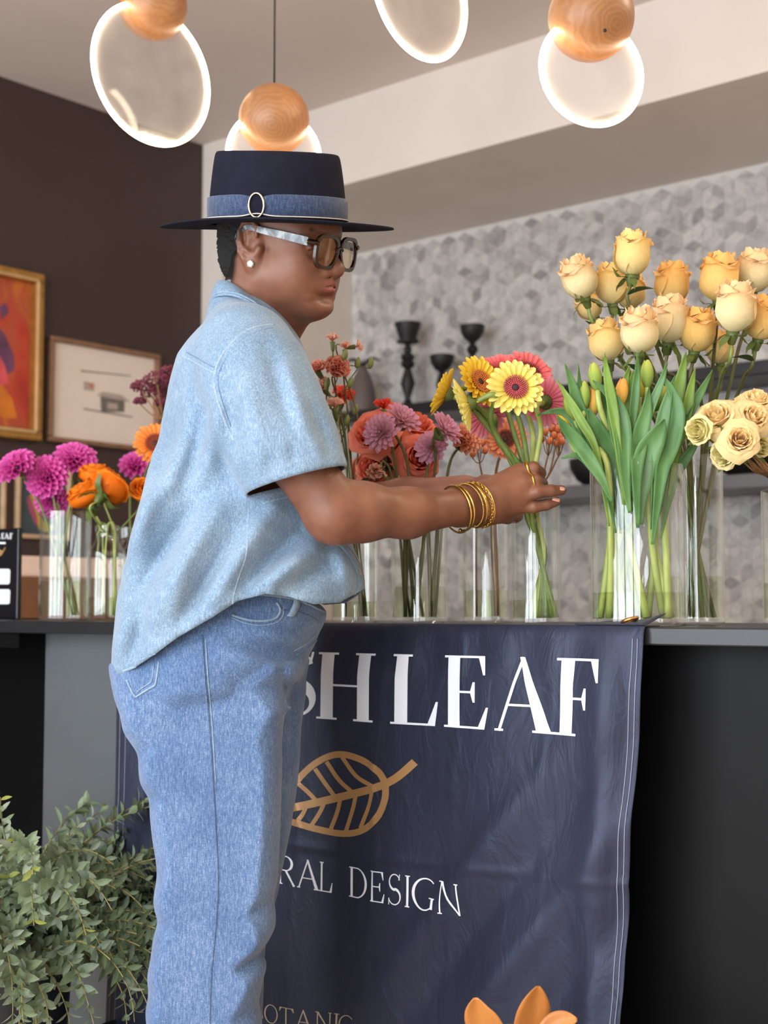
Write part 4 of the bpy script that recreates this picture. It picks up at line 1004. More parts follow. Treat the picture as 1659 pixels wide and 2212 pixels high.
# left arm (far): forearm runs behind the right one, hand cups the vase
F = Field((X_(520), YM-.02, Z_(1190)), ap(1180, 0, 2.6)[:1].tolist()+[YM+.32, Z_(740)], .0034)
sh2, el2, wr2 = np.array([X_(560), YM+.150, Z_(800)]), np.array([X_(690), YM+.19, Z_(1090)]), ap(1000, 1060, 2.30)
F.cone(sh2, el2, .050, .044, .02); F.cone(el2, ap(880, 1082, 2.34), .044, .037, .02); F.cone(ap(880, 1082, 2.34), wr2, .037, .026, .02)
g3 = lambda px, py, dd=0: ap(px, py, 2.31+dd)
for i, (yy, dd) in enumerate(((1078, -.02), (1092, -.008), (1104, .006), (1114, .02))):
    F.cone(g3(1010, 1066, -.004), g3(1066, yy, dd), .020, .0145, .014); F.chain([g3(1066, yy, dd), g3(1096, yy+4, dd*.6), g3(1112, yy+4, -.028+dd*.4), g3(1120, yy+3, -.045+dd*.4)], [.0125, .0105, .0092, .0080], .006)
F.chain([g3(1020, 1056, -.014), g3(1048, 1044, -.034), g3(1072, 1044, -.048), g3(1090, 1050, -.054)], [.016, .013, .0115, .0095], .01)
V3, Q3 = F.mesh(); V3 = relax(V3, Q3, 2, .4)
# trunk inside the clothes joins neck and both arms
F = Field((X_(330), YM-.20, Z_(1300)), (X_(700), YM+.20, Z_(700)), .008)
F.cone(np.array([X_(530), YM, Z_(735)]), np.array([X_(520), YM, Z_(900)]), .055, .10, .05); F.ell(np.array([X_(525), YM, Z_(980)]), (.112, .150, .21), None, .05)
F.cone(np.array([X_(535), YM-.15, Z_(800)]), np.array([X_(535), YM+.15, Z_(800)]), .055, .055, .05)
V4, Q4 = F.mesh()
Vb = np.concatenate([V1, V2, V3, V4]); n1, n2, n3 = len(V1), len(V1)+len(V2), len(V1)+len(V2)+len(V3)
Qb = np.concatenate([Q1, Q2+n1, Q3+n2, Q4+n3]); z = lambda n: np.zeros(n)
zp = np.clip((V2[:, 1]-h3(1100, 1060, .026)[1])/.02, 0, 1)*(V2[:, 0] > h3(1040, 1060)[0])*.6
body = put_mesh('body', Vb, Qb, M_skin, person, {'lip': np.concatenate([lip, z(len(Vb)-n1)]), 'hairy': np.concatenate([hairy, z(len(Vb)-n1)]), 'palm': np.concatenate([z(n1), zp, z(len(V3))+.35, z(len(V4))])})
# nails on the two reaching fingers
M_nail = simple('nail', lin(196, 140, 124), .25)
for (a, b, dd) in (((1206, 1053), (1219, 1056), -.008), ((1196, 1077), (1207, 1080), -.002)):
    c = (h3(*a, dd)+h3(*b, dd))/2; u = nrm(h3(*b, dd)-h3(*a, dd)); up = nrm(np.array([0, -.75, .66])); up = nrm(up-u*(up@u)); sd = np.cross(up, u)
    G = [[c+u*(.0062*(2*i/5-1))+sd*(.0042*(2*j/4-1))*(1-.25*(2*i/5-1)**2)+up*(.0008-.0018*(2*j/4-1)**2) for j in range(5)] for i in range(6)]
    o = MB().grid(fr2w(np.array(G))).build('fingernail', M_nail, person); s_ = o.modifiers.new('thick', 'SOLIDIFY'); s_.thickness = .0008
# eyes
M_eye = NT('eye'); te = M_eye; cc = te.coord('Generated'); M_eye = te.col(lin(226, 218, 210)).set(rough=.15).m
M_iris = simple('iris', lin(36, 20, 14), .12)
for s in (-1, 1):
    e = MB().ball((0, 0, 0), .0117, 18, 12).build('eye', M_eye, person, M=Matrix.Translation(fr2w(hp(75.5, s*32, 11.5))))
    w = fr2w(hp(75.5+11.0, s*32, 9.5)); link('iris', MB().lathe([(0, .0012), (.003, .001), (.0055, 0)], 16).me('iris', M_iris), person, frame_mat(fr2w(hf-.1*hu), None, w))
# hair: cropped black curls round the back of the skull
M_hair = simple('black_hair', lin(16, 13, 13), .7, var=.3, vs=300, bump=.9, bs=900, bd=.003)
F = Field(HO-np.array([.13, .11, .115]), HO+np.array([.10, .11, .14]), .0024)
F.ell(hp(-10, 0, 45), mm(96, 76, 84), HR, .01); F.ell(hp(-40, 0, -10), mm(56, 62, 60), HR, .02)
X, Y, Z = F.grid(tuple(slice(0, int(k)) for k in F.n)); lx = ((X-HO[0])*hf[0]+(Y-HO[1])*hf[1]+(Z-HO[2])*hf[2])*1000; lz = ((X-HO[0])*hu[0]+(Y-HO[1])*hu[1]+(Z-HO[2])*hu[2])*1000
F.v = np.maximum(F.v, ((lx-(-24+.55*np.maximum(lz-24, 0)))/1000).astype(np.float32)); F.v = np.maximum(F.v, ((-60-lz)/1000-.25*(lx+60)/1000*0).astype(np.float32))
V, Q = F.mesh(); V = relax(V, Q, 3, .5)
nz = V*1000; wob = sum(np.sin(nz@nrm(rng.normal(size=3))*f+rng.uniform(0, 6)) for f in (.9, 1.1, 1.3, 1.5, 1.7, 2.0, 2.2)); cen = hp(-30, 0, 10); V = V+((V-cen)/np.linalg.norm(V-cen, axis=1)[:, None])*(wob[:, None]*.00055)
put_mesh('hair', V, Q, M_hair, person)
# earring
M_dia = simple('diamond', lin(235, 235, 240), .08, metal=.6); M_goldj = simple('polished_gold', lin(222, 176, 92), .2, var=.08, metal=1.0)
h = fr2w(hp(5, -80.5, -24)); o = MB().lathe([(0, -.003), (.0035, -.001), (.0058, .0008), (.0042, .0028), (.0025, .0031), (0, .0031)], 9).build('stud_earring', M_dia, person, False, M=frame_mat(fr2w(-hl_+.2*hf), None, h))
for k in range(5):
    a = k*2*math.pi/5; MB().ball((.0056*math.cos(a), .0056*math.sin(a), .0010), .0011, 6, 5).build('prong', M_goldj, o, M=frame_mat(fr2w(-hl_+.2*hf), None, h))
# ---- glasses
M_tort = NT('tortoiseshell'); f_ = M_tort.noise(M_tort.coord(), 55, 3, .5, 1.0); M_tort = M_tort.col(M_tort.ramp(f_, [(.42, lin(14, 9, 8)), (.6, lin(58, 32, 18))])).set(rough=.22, coat=.05).m
t_ = NT('smoky_clear_acetate'); f_ = t_.noise(t_.coord(scale=(1, 1, .5)), 42, 3, .5, 2.0); M_acet = t_.col(t_.ramp(f_, [(.40, lin(40, 50, 64)), (.52, lin(112, 122, 132)), (.66, lin(166, 172, 174))])).set(rough=.2, coat=.1).m
M_lens = glass_mat('tinted_lens', (.93, .80, .62, 1), 1.45)
GX = 108
def lens_outline(s, grow=0, n=40):
    out = []
    for k in range(n):
        a = 2*math.pi*k/n; ca, sa = math.cos(a), math.sin(a); e = .62
        y = math.copysign(abs(ca)**e, ca)*(25.5+grow); z = math.copysign(abs(sa)**e, sa)*(20.8+grow)
        if y*s < 0 and z < 0: y *= 1-.34*min(1, -z/20)
        yy = s*33+y; out.append((yy, z+9))
    return out
def gpt(y, z, dx=0): return hp(GX+dx-.0013*y*y, y, z)
rim = MB()
for s in (-1, 1):
    oi = lens_outline(s, 0); oo = lens_outline(s, 5.4); n = len(oi); G = []
    for pr in ((oo, 2.2), (oo, -2.4), (oi, -2.4), (oi, 2.2), (oo, 2.2)): G.append([gpt(y, z, pr[1]) for y, z in pr[0]])
    rim.grid(fr2w(np.array(G)), closed_u=True)
rim.tube(fr2w(np.array([gpt(-9, 14), gpt(-4, 17), gpt(4, 17), gpt(9, 14)])), .0033, 8)
for s in (-1, 1): rim.tube(fr2w(np.array([gpt(s*60, 20), gpt(s*64, 21, 1), hp(GX-16, s*71, 21)])), .0042, 8)
glasses = rim.build('glasses', M_tort, person); sharp(glasses, 50); glasses['label'] = 'dark tortoiseshell glasses with smoky clear temples'
for s in (-1, 1):
    oi = lens_outline(s, .4); c = np.mean(oi, 0); V = [gpt(y, z) for y, z in oi]+[gpt(c[0], c[1], .6)]
    MB().add(fr2w(np.array(V)), [(k, (k+1) % len(oi), len(oi)) for k in range(len(oi))]).build('lens', M_lens, glasses)
    tp = [hp(GX-14, s*71, 21), hp(50, s*75, 25), hp(20, s*78, 27), hp(-5, s*79.5, 29), hp(-22, s*78, 22), hp(-30, s*76, 12)]
    P = catmull(tp, 6); P3 = fr2w(P); mbt = MB(); hh = np.interp(np.linspace(0, 1, len(P)), [0, .35, .75, 1], [6.2, 5.0, 3.6, 3.0])/1000
    G = []
    for i, p in enumerate(P):
        o_ = hl_*s*.0018; G.append([p+hu*hh[i]+o_, p-hu*hh[i]+o_, p-hu*hh[i]-o_, p+hu*hh[i]-o_, p+hu*hh[i]+o_])
    o = MB().grid(fr2w(np.array(G))).build('temple_arm', M_acet, glasses); sharp(o, 40)
    MB().ball(fr2w(hp(GX-15, s*73, 21)), .0016, 8, 6).build('hinge_rivet', M_goldj, glasses)
# ---- hat
M_felt = simple('navy_felt', lin(24, 25, 38), .95, var=.16, vs=60, bump=.35, bs=700, bd=.0012, spec=.15)
M_band = denim('denim_band', lin(34, 46, 74), lin(50, 64, 94), lin(86, 100, 128), 320)
HB = fr(600, 489, D0-.012); tilt = math.radians(13.2); hz_ = np.array([0.012, -math.sin(tilt), math.cos(tilt)]); hz_ = nrm(hz_); hx_ = nrm(np.array([1.0, 0, 0])-hz_*hz_[0]); hy_ = np.cross(hz_, hx_)
ca, cb = .1055, .110                      # crown half length and half width at the band
def hatp(a, r, z):                         # angle, radius factor relative to the crown, height
    return HB+hx_*(math.cos(a)*r*ca)+hy_*(math.sin(a)*r*cb)+hz_*z
prof = [(1.00, .004), (1.00, .030), (.985, .050), (.95, .080), (.915, .101), (.895, .1065), (.865, .1080), (.83, .1065), (.80, .099), (.72, .0935), (.40, .0950), (.001, .0955)]
brim = [(1.655, .0015), (1.66, .0035), (1.64, .0050), (1.45, .0030), (1.20, .0035), (1.03, .0060)]
under = [(.96, .001), (1.2, -.0010), (1.45, -.0015), (1.64, .0010), (1.655, .0015)]
n = 96; G = []
for r, zz in under+brim+prof:
    row = []
    for k in range(n):
        a = 2*math.pi*k/n; r2 = r; z2 = zz
        if r > 1.02: r2 = 1+(r-1)*(1.02+.06*math.cos(a)**2); z2 = zz-.006*((r-1)/.7)**1.5*math.cos(a)**2+.0012*math.sin(3*a+1)*((r-1)/.7)
        if .85 < r < .92 and zz > .1: z2 = zz+.003*math.sin(a*1.0-.6)+.002*math.cos(2*a)
        row.append(hatp(a, r2, z2))
    G.append(row)
hat = MB().grid(fr2w(np.array(G)), closed_u=True).build('hat', M_felt, person); hat['label'] = 'dark navy felt flat-brimmed hat with denim band'
hat.modifiers.new('sub', 'SUBSURF').render_levels = 1
ringa = math.radians(258)
G = []
for off, zz in ((.010, .0085), (.028, .010), (.030, .026), (.026, .040), (.008, .0415)):
    row = []
    for k in range(120):
        a = 2*math.pi*k/120; da = abs(math.degrees(math.atan2(math.sin(a-ringa), math.cos(a-ringa)))); pinch = math.exp(-(da/9)**2)
        zc = .025; z2 = zc+(zz-zc)*(1-.30*pinch); row.append(hatp(a, 1+off-.008*pinch*0, z2))
    G.append(row)
MB().grid(fr2w(np.array(G)), closed_u=True).build('hat_band', M_band, hat)
MB().tube(fr2w(np.array([hatp(a, 1.032, .0095+.004*math.exp(-(math.degrees(math.atan2(math.sin(a-ringa), math.cos(a-ringa)))/9)**2)) for a in np.linspace(0, 2*math.pi, 120, endpoint=False)])), .0010, 6, closed=True).build('band_cord', simple('cream_cord', lin(196, 186, 176), .7), hat)
rc = hatp(ringa, 1.045, .0250); rx_ = nrm(np.cross(hz_, hatp(ringa, 1.2, .025)-HB)); rr = [rc+rx_*.0115*math.cos(t)+hz_*.0175*math.sin(t) for t in np.linspace(0, 2*math.pi, 32, endpoint=False)]
MB().tube(fr2w(np.array(rr)), .0017, 8, closed=True).build('ring_buckle', simple('pale_gold', lin(214, 196, 160), .25, metal=1.0), hat)
Gd = [[rc-nrm(hatp(ringa, 1.2, .025)-HB)*.0012+rx_*.0105*k*math.cos(t)+hz_*.0150*k*math.sin(t) for t in np.linspace(0, 2*math.pi, 24, endpoint=False)] for k in (.02, .5, 1)]
MB().grid(fr2w(np.array(Gd)), closed_u=True).build('buckle_felt', M_felt, hat)
# ---- bracelets and rings
fa = nrm(h3(1050, 1080, -.01)-ap(900, 1100, D0-.10))
def arm_ring(px, py, dd, rx, ry, tilt_, n=40, gap=None):
    c = ap(px, py, dd); ax = nrm(fa+np.array([0, 0, tilt_])); u = nrm(np.array([0, -1.0, 0])-ax*(-ax[1])); w = np.cross(ax, u); a0, a1 = (0, 2*math.pi) if gap is None else gap
    return np.array([c+u*rx*math.cos(t)+w*ry*math.sin(t) for t in np.linspace(a0, a1, n, endpoint=gap is not None)]), ax
for (px, py, dd, rx, ry, tl, rad, gap, kind) in ((985, 1100, 2.098, .036, .0365, .10, .0016, None, 'plain'), (992, 1098, 2.10, .036, .0350, .12, .0017, (-2.2, 2.0), 'cuff'), (1012, 1092, 2.105, .035, .0340, .14, .0013, None, 'bead'), (1021, 1091, 2.107, .0355, .0355, .14, .0030, None, 'band'), (1031, 1090, 2.11, .035, .0355, .16, .0011, None, 'chain')):
    P, ax = arm_ring(px, py, dd, rx, ry, tl, 48, gap); P3 = fr2w(P)
    if kind == 'bead':
        mb = MB(); mb.tube(P3, .0009, 6, closed=True)
        for p in arm_ring(px, py, dd, rx, ry, tl, 80)[0]: mb.ball(fr2w(p), .0014, 6, 4)
        o = mb.build('bracelet', M_goldj, person)
    elif kind == 'chain':
        mb = MB(); PP = fr2w(arm_ring(px, py, dd, rx, ry, tl, 44)[0])
        for i in range(44):
            a, b = PP[i], PP[(i+1) % 44]; c = (a+b)/2; u = nrm(b-a); sdv = nrm(np.cross(u, [0, 0, 1] if i % 2 else fr2w(ax))); L = np.linalg.norm(b-a)*.72
            mb.tube([c+u*L*math.cos(t)+sdv*.0022*math.sin(t) for t in np.linspace(0, 2*math.pi, 10, endpoint=False)], .0006, 5, closed=True)
        o = mb.build('bracelet', M_goldj, person)
        MB().tube(fr2w(arm_ring(px+5, py, dd, rx, ry, tl, 48)[0]), .0012, 8, closed=True).build('bracelet', M_goldj, person)
    elif kind == 'band': o = MB().tube(P3, rad, 8, closed=True, flat=.35, up=P3[0]-fr2w(ap(px, py, dd))).build('bracelet', M_goldj, person)
    else:
        o = MB().tube(P3, rad, 8, closed=gap is None).build('bracelet', M_goldj, person)
        if gap:
            for p in (P3[0], P3[-1]): MB().ball(p, .0030, 10, 8).build('bracelet_bead', M_goldj, o)
for c, dirv, r in ((h3(1141, 1014, .005), h3(1152, 1012, .004)-kn[0], .0136), (h3(1150, 1041, -.004), h3(1156, 1040, -.004)-kn[1], .0132)):
    ax = nrm(dirv); u = nrm(np.array([0, 0, 1.0])-ax*ax[2]); w = np.cross(ax, u)
    MB().tube(fr2w(np.array([c+r*(u*math.cos(t)+w*math.sin(t)) for t in np.linspace(0, 2*math.pi, 28, endpoint=False)])), .0022, 8, closed=True, flat=.5).build('finger_ring', M_goldj, person)
# ================================================================== PENDANT LAMPS
def wood_mat():
    t = NT('turned_maple'); v = t.coord(scale=(1, 1, 1)); n = t.noise(v, 6, 3, .5, .6)
    w = t.n('ShaderNodeTexWave', wave_type='RINGS', rings_direction='Y'); t.l(v, w.inputs[0]); w.inputs['Scale'].default_value = 34; w.inputs['Distortion'].default_value = 9; w.inputs['Detail'].default_value = 3
    f = t.math('ADD', t.math('MULTIPLY', w.outputs[1], .5), t.math('MULTIPLY', n, .5))
    t.col(t.ramp(f, [(.2, lin(146, 99, 62)), (.8, lin(160, 112, 72))])).set(rough=.42); return t.m
M_ball = wood_mat()
t = NT('glowing_edge'); t.col(lin(255, 230, 200)); t.b.inputs['Emission Color'].default_value = (1.0, .80, .56, 1); t.b.inputs['Emission Strength'].default_value = 30.0; M_glow = t.m
M_disc = glass_mat('etched_acrylic', (.97, .96, .96, 1), 1.35, .05, haze=.10, edge=.1)
M_cord = simple('black_cord', lin(18, 17, 17), .6)
def pendant(label, ball, rb, disc, R, d, h, peg=False):
    """ball / disc centres in the image, radii in pixels, depth, horizontal direction of the disc as (right, away)"""
    s = d/FPX; hb = nrm(RIGHT*h[0]+FH*h[1]); C = at(*ball, d); C2 = at(*disc, d); C2 = np.array([C[0], C[1], C2[2]]); r, R = rb*s, R*s; nn = np.cross(hb, UP)
    o = thing('pendant_lamp', label, 'pendant lamp', C2-np.array([0, 0, R]), 'wooden ball pendant lamps over the counter')
    ring = [C2+R*(hb*math.cos(a)+UP*math.sin(a)) for a in np.linspace(0, 2*math.pi, 80, endpoint=False)]
    MB().tube(ring, .0050, 8, up=nn, closed=True).build('glowing_edge', M_glow, o)
    mb = MB(); n = 64
    for sg in (-1, 1): mb.add([C2+nn*.003*sg]+[C2+nn*.003*sg+R*.985*(hb*math.cos(a)+UP*math.sin(a)) for a in np.linspace(0, 2*math.pi, n, endpoint=False)], [(0, 1+k, 1+(k+1) % n) if sg > 0 else (0, 1+(k+1) % n, 1+k) for k in range(n)])
    mb.build('acrylic_disc', M_disc, o, False)
    ball_o = MB().ball((0, 0, 0), r, 40, 26).build('wooden_ball', M_ball, o, M=Matrix.Translation(C) @ Matrix.Rotation(1.1+ball[0]*.01, 4, 'Z') @ Matrix.Rotation(.5, 4, 'X'))
    MB().tube([C+np.array([0, 0, r*.98]), np.array([C[0], C[1], ZCEIL-.012])], .0022, 6).build('cord', M_cord, o)
    MB().lathe([(.0, -.014), (.045, -.013), (.05, -.008), (.05, 0)], 24, (C[0], C[1], ZCEIL)).build('ceiling_rose', M_cord, o)
    if peg: MB().ball(at(1307, 66, d-r*.97), .0035, 8, 6).build('peg_hole', M_cord, o)
    return o
pendant('pendant lamp with wooden ball and large glowing disc beside the dark wall', (331, 12), 73, (326, 165), 150, 3.1, (.70, .71))
pendant('pendant lamp with wooden ball directly above the felt hat', (592, 258), 76, (594, 338), 99, 3.0, (.97, .22))
pendant('pendant lamp cut off by the top edge with only its oval disc showing', (908, -190), 74, (908, -18), 150, 2.85, (.68, .73))
pendant('pendant lamp with wooden ball and round glowing disc, furthest right', (1277, 38), 93, (1277, 158), 117, 2.5, (.96, .28), peg=True)
# ================================================================== VASES
M_glass = glass_mat('clear_glass', (.975, .985, .975, 1), 1.5)
def water_mat(name, tint): return glass_mat(name, tint, 1.4, edge=.6)
M_water = water_mat('vase_water', (.87, .89, .78, 1))
class Vase:
    def __init__(s, px, d, rpx, rim_py, water_py, label, prof=None, name='glass_vase'):
        c = at(px, 1335, d); s.c = np.array([c[0], c[1], ZTOP+.0005]); k = d/FPX; s.r = rpx*k; s.d = d
        s.h = at(px, rim_py, d)[2]-ZTOP; s.w = at(px, water_py, d)[2]-ZTOP
        o = s.o = thing(name, label, 'vase', s.c); r, h = s.r, s.h; t = .0028
        s.rr = r*(prof[-1][0] if prof else 1.0)
        if prof is None: prof = [(.9, 0), (1, .004/h), (1, 1)]
        P = [(0.0005, 0)]+[(a*r, b*h) for a, b in prof]; top = P[-1]
        inn = [(top[0]-t*.5, top[1]+.0012)]+[(max(.001, a*r-t), max(b*h, .010)) for a, b in prof[::-1]]+[(0.0005, .010)]
        sharp(MB().lathe(P+inn, 48, s.c).build('glass', M_glass, o), 18)
        wp = [(.0005, .0105)]+[(np.interp(z/h, [p[1] for p in prof], [p[0] for p in prof])*r-t*1.1, z) for z in np.linspace(.011, s.w, 6)]+[(.0005, s.w)]
        w = MB().lathe(wp, 40, s.c).build('water', M_water, o); sharp(w, 18)
    def base(s, ang, f=.6): return s.c+np.array([math.cos(ang)*s.r*f, math.sin(ang)*s.r*f, .012])
    def rim(s, ang, f=.75): return s.c+np.array([math.cos(ang)*s.rr*f, math.sin(ang)*s.rr*f, s.h])
V_a = Vase(768, 2.56, 52, 1090, 1300, 'clear cylinder vase of carnations partly behind the shirt')
V_b = Vase(906, 2.42, 61, 1062, 1268, 'clear cylinder vase holding coral roses, right of the shirt')
V_c = Vase(1051, 2.60, 51, 1075, 1276, 'clear vase with woody orange stems left of the gerbera vase')
V_d = Vase(1158, 2.24, 53, 1090, 1297, 'slim clear vase of gerbera stems under the hand')
V_e = Vase(1381, 2.13, 103, 1006, 1281, 'wide clear cylinder vase full of tulip stems')
V_f = Vase(1506, 2.33, 60, 985, 1246, 'tall clear vase of dark rose stems behind the tulip vase')
V_g = Vase(1722, 2.20, 72, 1060, 1260, 'clear vase of spray roses cut by the right edge')
V_i = Vase(139, 3.12, 55, 1106, 1256, 'clear cylinder vase of magenta dahlias at the left end')
jar = [(.86, 0), (.97, .03), (1, .08), (1, .66), (.92, .74), (.62, .84), (.56, .88), (.56, .93), (.62, .94), (.62, 1)]
V_j = Vase(229, 3.02, 42, 1136, 1290, 'milk bottle shaped glass jar of orange ranunculus', jar, 'glass_jar')
V_k = Vase(277, 3.28, 40, 1140, 1280, 'ribbed glass jar close behind the shirt back', [(.9, 0), (1, .05), (1, .70), (.86, .80), (.72, .86), (.76, .9), (.76, 1)], 'glass_jar')
# ================================================================== FLOWER KIT
def leafmat(name, a, b, tr=.25, rough=.45, vein=60):
    t = NT(name); f = t.noise(t.coord(scale=(1, 1, .3)), vein, 3); c = t.ramp(f, [(.3, a), (.7, b)]); t.col(c).set(rough=rough).translucent(tr); return t.m
def petalmat(name, stops, tr=.35, rough=.6, rndamt=.0):
    t = NT(name); c = t.ramp(t.attr('t'), stops); n = t.noise(t.coord(), 180, 2)
    c = t.mix(.18, c, t.ramp(n, [(.3, (.55, .55, .55, 1)), (.7, (1, 1, 1, 1))]), 'MULTIPLY'); t.col(c).set(rough=rough, spec=.25).translucent(tr); return t.m
M_stem = leafmat('stem_green', lin(96, 118, 54), lin(132, 150, 80), 0.0, .45)
M_stemd = leafmat('rose_stem', lin(78, 82, 42), lin(112, 108, 60), 0.0, .5)
M_stembr = leafmat('brown_stem', lin(120, 84, 48), lin(158, 118, 72), 0.0, .6)
M_stemy = leafmat('pale_stem', lin(150, 168, 84), lin(186, 196, 112), 0.0, .45)
M_leafd = leafmat('dark_leaf', lin(40, 62, 30), lin(66, 88, 44))
M_leaft = leafmat('tulip_leaf', lin(70, 118, 62), lin(104, 148, 88), .22, .42, 40)
M_leaft2 = leafmat('tulip_leaf_bright', lin(112, 148, 58), lin(142, 176, 82), .25, .42, 40)
M_sepal = leafmat('sepal', lin(78, 98, 44), lin(110, 124, 66))
def petal(L, W, bow=.0, cup=.0, tip=1.0, nu=4, nv=6, base=.25, twist=0, notch=0.0):
    """petal lying along +y from the origin, face up (+z); bow lifts the tip, cup raises the edges"""
    G, T = [], []
    for i in range(nv+1):
        v = i/nv; w = W*(base+(1-base)*math.sin(math.pi*min(1, v*.5**tip+.0) if False else math.pi*(v**.8)*.62))*(1 if v < .86 else math.sqrt(max(0, 1-((v-.86)/.145)**2))*.9+.1)
        row = []
        for j in range(nu+1):
            u = 2*j/nu-1; y = L*v-notch*L*(1-abs(u))*v**6*.5; z = bow*L*v*v+cup*w*u*u+.10*W*math.cos(u*9)*v*(1-v)*0
            row.append((u*w/2, y, z)); T.append(v)
        G.append(row)
    return MB().grid(np.array(G), T)
def axes(nv, spin=0.0):
    z = nrm(nv); x = nrm(np.cross([0, 0, 1.0] if abs(z[2]) < .95 else [0, 1.0, 0], z)); y = np.cross(z, x)
    return x*math.cos(spin)+y*math.sin(spin), -x*math.sin(spin)+y*math.cos(spin), z
def HM(c, nv, s=1.0, spin=0.0):       # head matrix: local z along the flower's face
    x, y, z = axes(nv, spin); return Matrix(((x[0]*s, y[0]*s, z[0]*s, c[0]), (x[1]*s, y[1]*s, z[1]*s, c[1]), (x[2]*s, y[2]*s, z[2]*s, c[2]), (0, 0, 0, 1)))
def view(r, a, u): return nrm(RIGHT*r+FH*a+UP*u)     # direction as (right, away, up) of the photograph
def stem_to(t, head, nv, via, base, r0, r1, m, name='stem', back=.03, n=6):
    p1 = head-nrm(nv)*back; P = catmull([head, p1]+list(via)+[base], n); MB().tube(P, np.linspace(r0, r1, len(P)), 7).build(name, m, t); return P
def leaf_mesh(L, W, fold=.25, bow=.15, m=None, name='leaf', nv=7):
    G, T = [], []
    for i in range(nv+1):
        v = i/nv; w = W*math.sin(math.pi*min(.985, .04+.94*v))**.85
        G.append([(u*w/2, L*v, fold*abs(u)*w/2+bow*L*v*(1-v)-.10*L*v*v) for u in (-1, -.5, 0, .5, 1)]); T += [v]*5
    return MB().grid(np.array(G), T).me(name, m, True, True)
# ---- roses
def rose_petals(open_, N, R, H, mat, seed, ruff=.04):
    rs = random.Random(seed); out = []
    for i in range(N):
        f = i/(N-1); a0 = math.radians(137.5*i+rs.uniform(-12, 12)); A_ = math.radians(110+55*f)
        Rf = R*(.20+.80*f**.85); Hf = H*(.86+.16*(1-abs(f-.5)*1.2))*(1-.10*f*open_); fl = open_*f**1.6
        G, T = [], []; ph = rs.uniform(0, 6)
        for k in range(9):
            v = k/8; sp = A_*(.34+.66*math.sin(math.pi*.5*min(1, v*1.5)))*(1 if v < .8 else 1-.5*((v-.8)/.2)**2); row = []
            bul = math.sin(math.pi*.5*min(1, v*1.9))**.62; r = Rf*(.10+.90*bul)*(1-.22*(1-open_)*max(0, v-.45)*2); z = Hf*(v**1.12)
            lip = max(0, v-.66)/.34; r += R*(.05+.75*fl)*lip**1.6*(.3+.7*f); z -= H*(.06+.55*fl)*lip**2.2*f
            if open_ > .6: z = z*(1-.34*f*v); r += R*.35*f*v*open_
            for j in range(9):
                u = j/8-.5; a = a0+u*sp; wv = ruff*R*math.sin(u*16+ph)*v**3; edge = .06*R*abs(u*2)**3*v
                row.append(((r+wv+edge)*math.cos(a), (r+wv+edge)*math.sin(a), z+wv*.7-.10*H*abs(u*2)**3*v)); T.append(min(1, v*.9+.12*abs(u*2)**4))
            G.append(row)
        out.append(MB().grid(np.array(G), T).me('petal', mat, True, True))
    return out
def sepal_set(mat, R, droop):
    G = []
    for i in range(7):
        v = i/6; w = .0065*math.sin(math.pi*min(1, .12+.86*v))*(1-.45*v)
        G.append([(u*w, R*(.15+1.05*v*math.cos(droop*v)), -.004-R*.9*v*math.sin(droop*v)+.002*math.sin(9*v)) for u in (-1, 0, 1)])
    return MB().grid(np.array(G)).me('sepal', mat)
SEP = [sepal_set(M_sepal, .028, .8), sepal_set(M_sepal, .030, -.5)]
CAL = MB().lathe([(.0005, -.016), (.0045, -.014), (.0065, -.006), (.0085, .002), (.0005, .004)], 10).me('calyx', M_sepal)
LEAF = leaf_mesh(.055, .034, m=M_leafd); LEAFS = leaf_mesh(.034, .020, m=M_leafd)
M_yr = [petalmat('yellow_rose_petal', [(0, lin(226, 216, 160)), (.35, lin(244, 222, 156)), (.75, lin(248, 214, 138)), (1, lin(248, 206, 146))]),
        petalmat('cream_rose_petal', [(0, lin(232, 228, 184)), (.45, lin(246, 230, 184)), (.8, lin(248, 218, 166)), (1, lin(246, 200, 168))]),
        petalmat('amber_rose_petal', [(0, lin(238, 218, 150)), (.4, lin(246, 210, 130)), (.8, lin(248, 202, 120)), (1, lin(246, 192, 130))])]
YR = [rose_petals(.26, 14, .0268, .068, M_yr[i], 3+i) for i in range(3)]
M_cr = petalmat('coral_petal', [(0, lin(240, 96, 66)), (.5, lin(246, 116, 90)), (1, lin(250, 150, 122))], .3)
CR = rose_petals(.70, 20, .0195, .040, M_cr, 11)
M_sr = [petalmat('spray_rose_petal', [(0, lin(240, 200, 164)), (.4, lin(248, 218, 176)), (.8, lin(250, 226, 168)), (1, lin(250, 226, 172))]), petalmat('green_cream_petal', [(0, lin(218, 222, 138)), (.5, lin(236, 232, 164)), (1, lin(248, 232, 178))])]
SR = [rose_petals(.72, 20, .0165, .034, M_sr[0], 21), rose_petals(.40, 14, .0185, .034, M_sr[1], 22)]
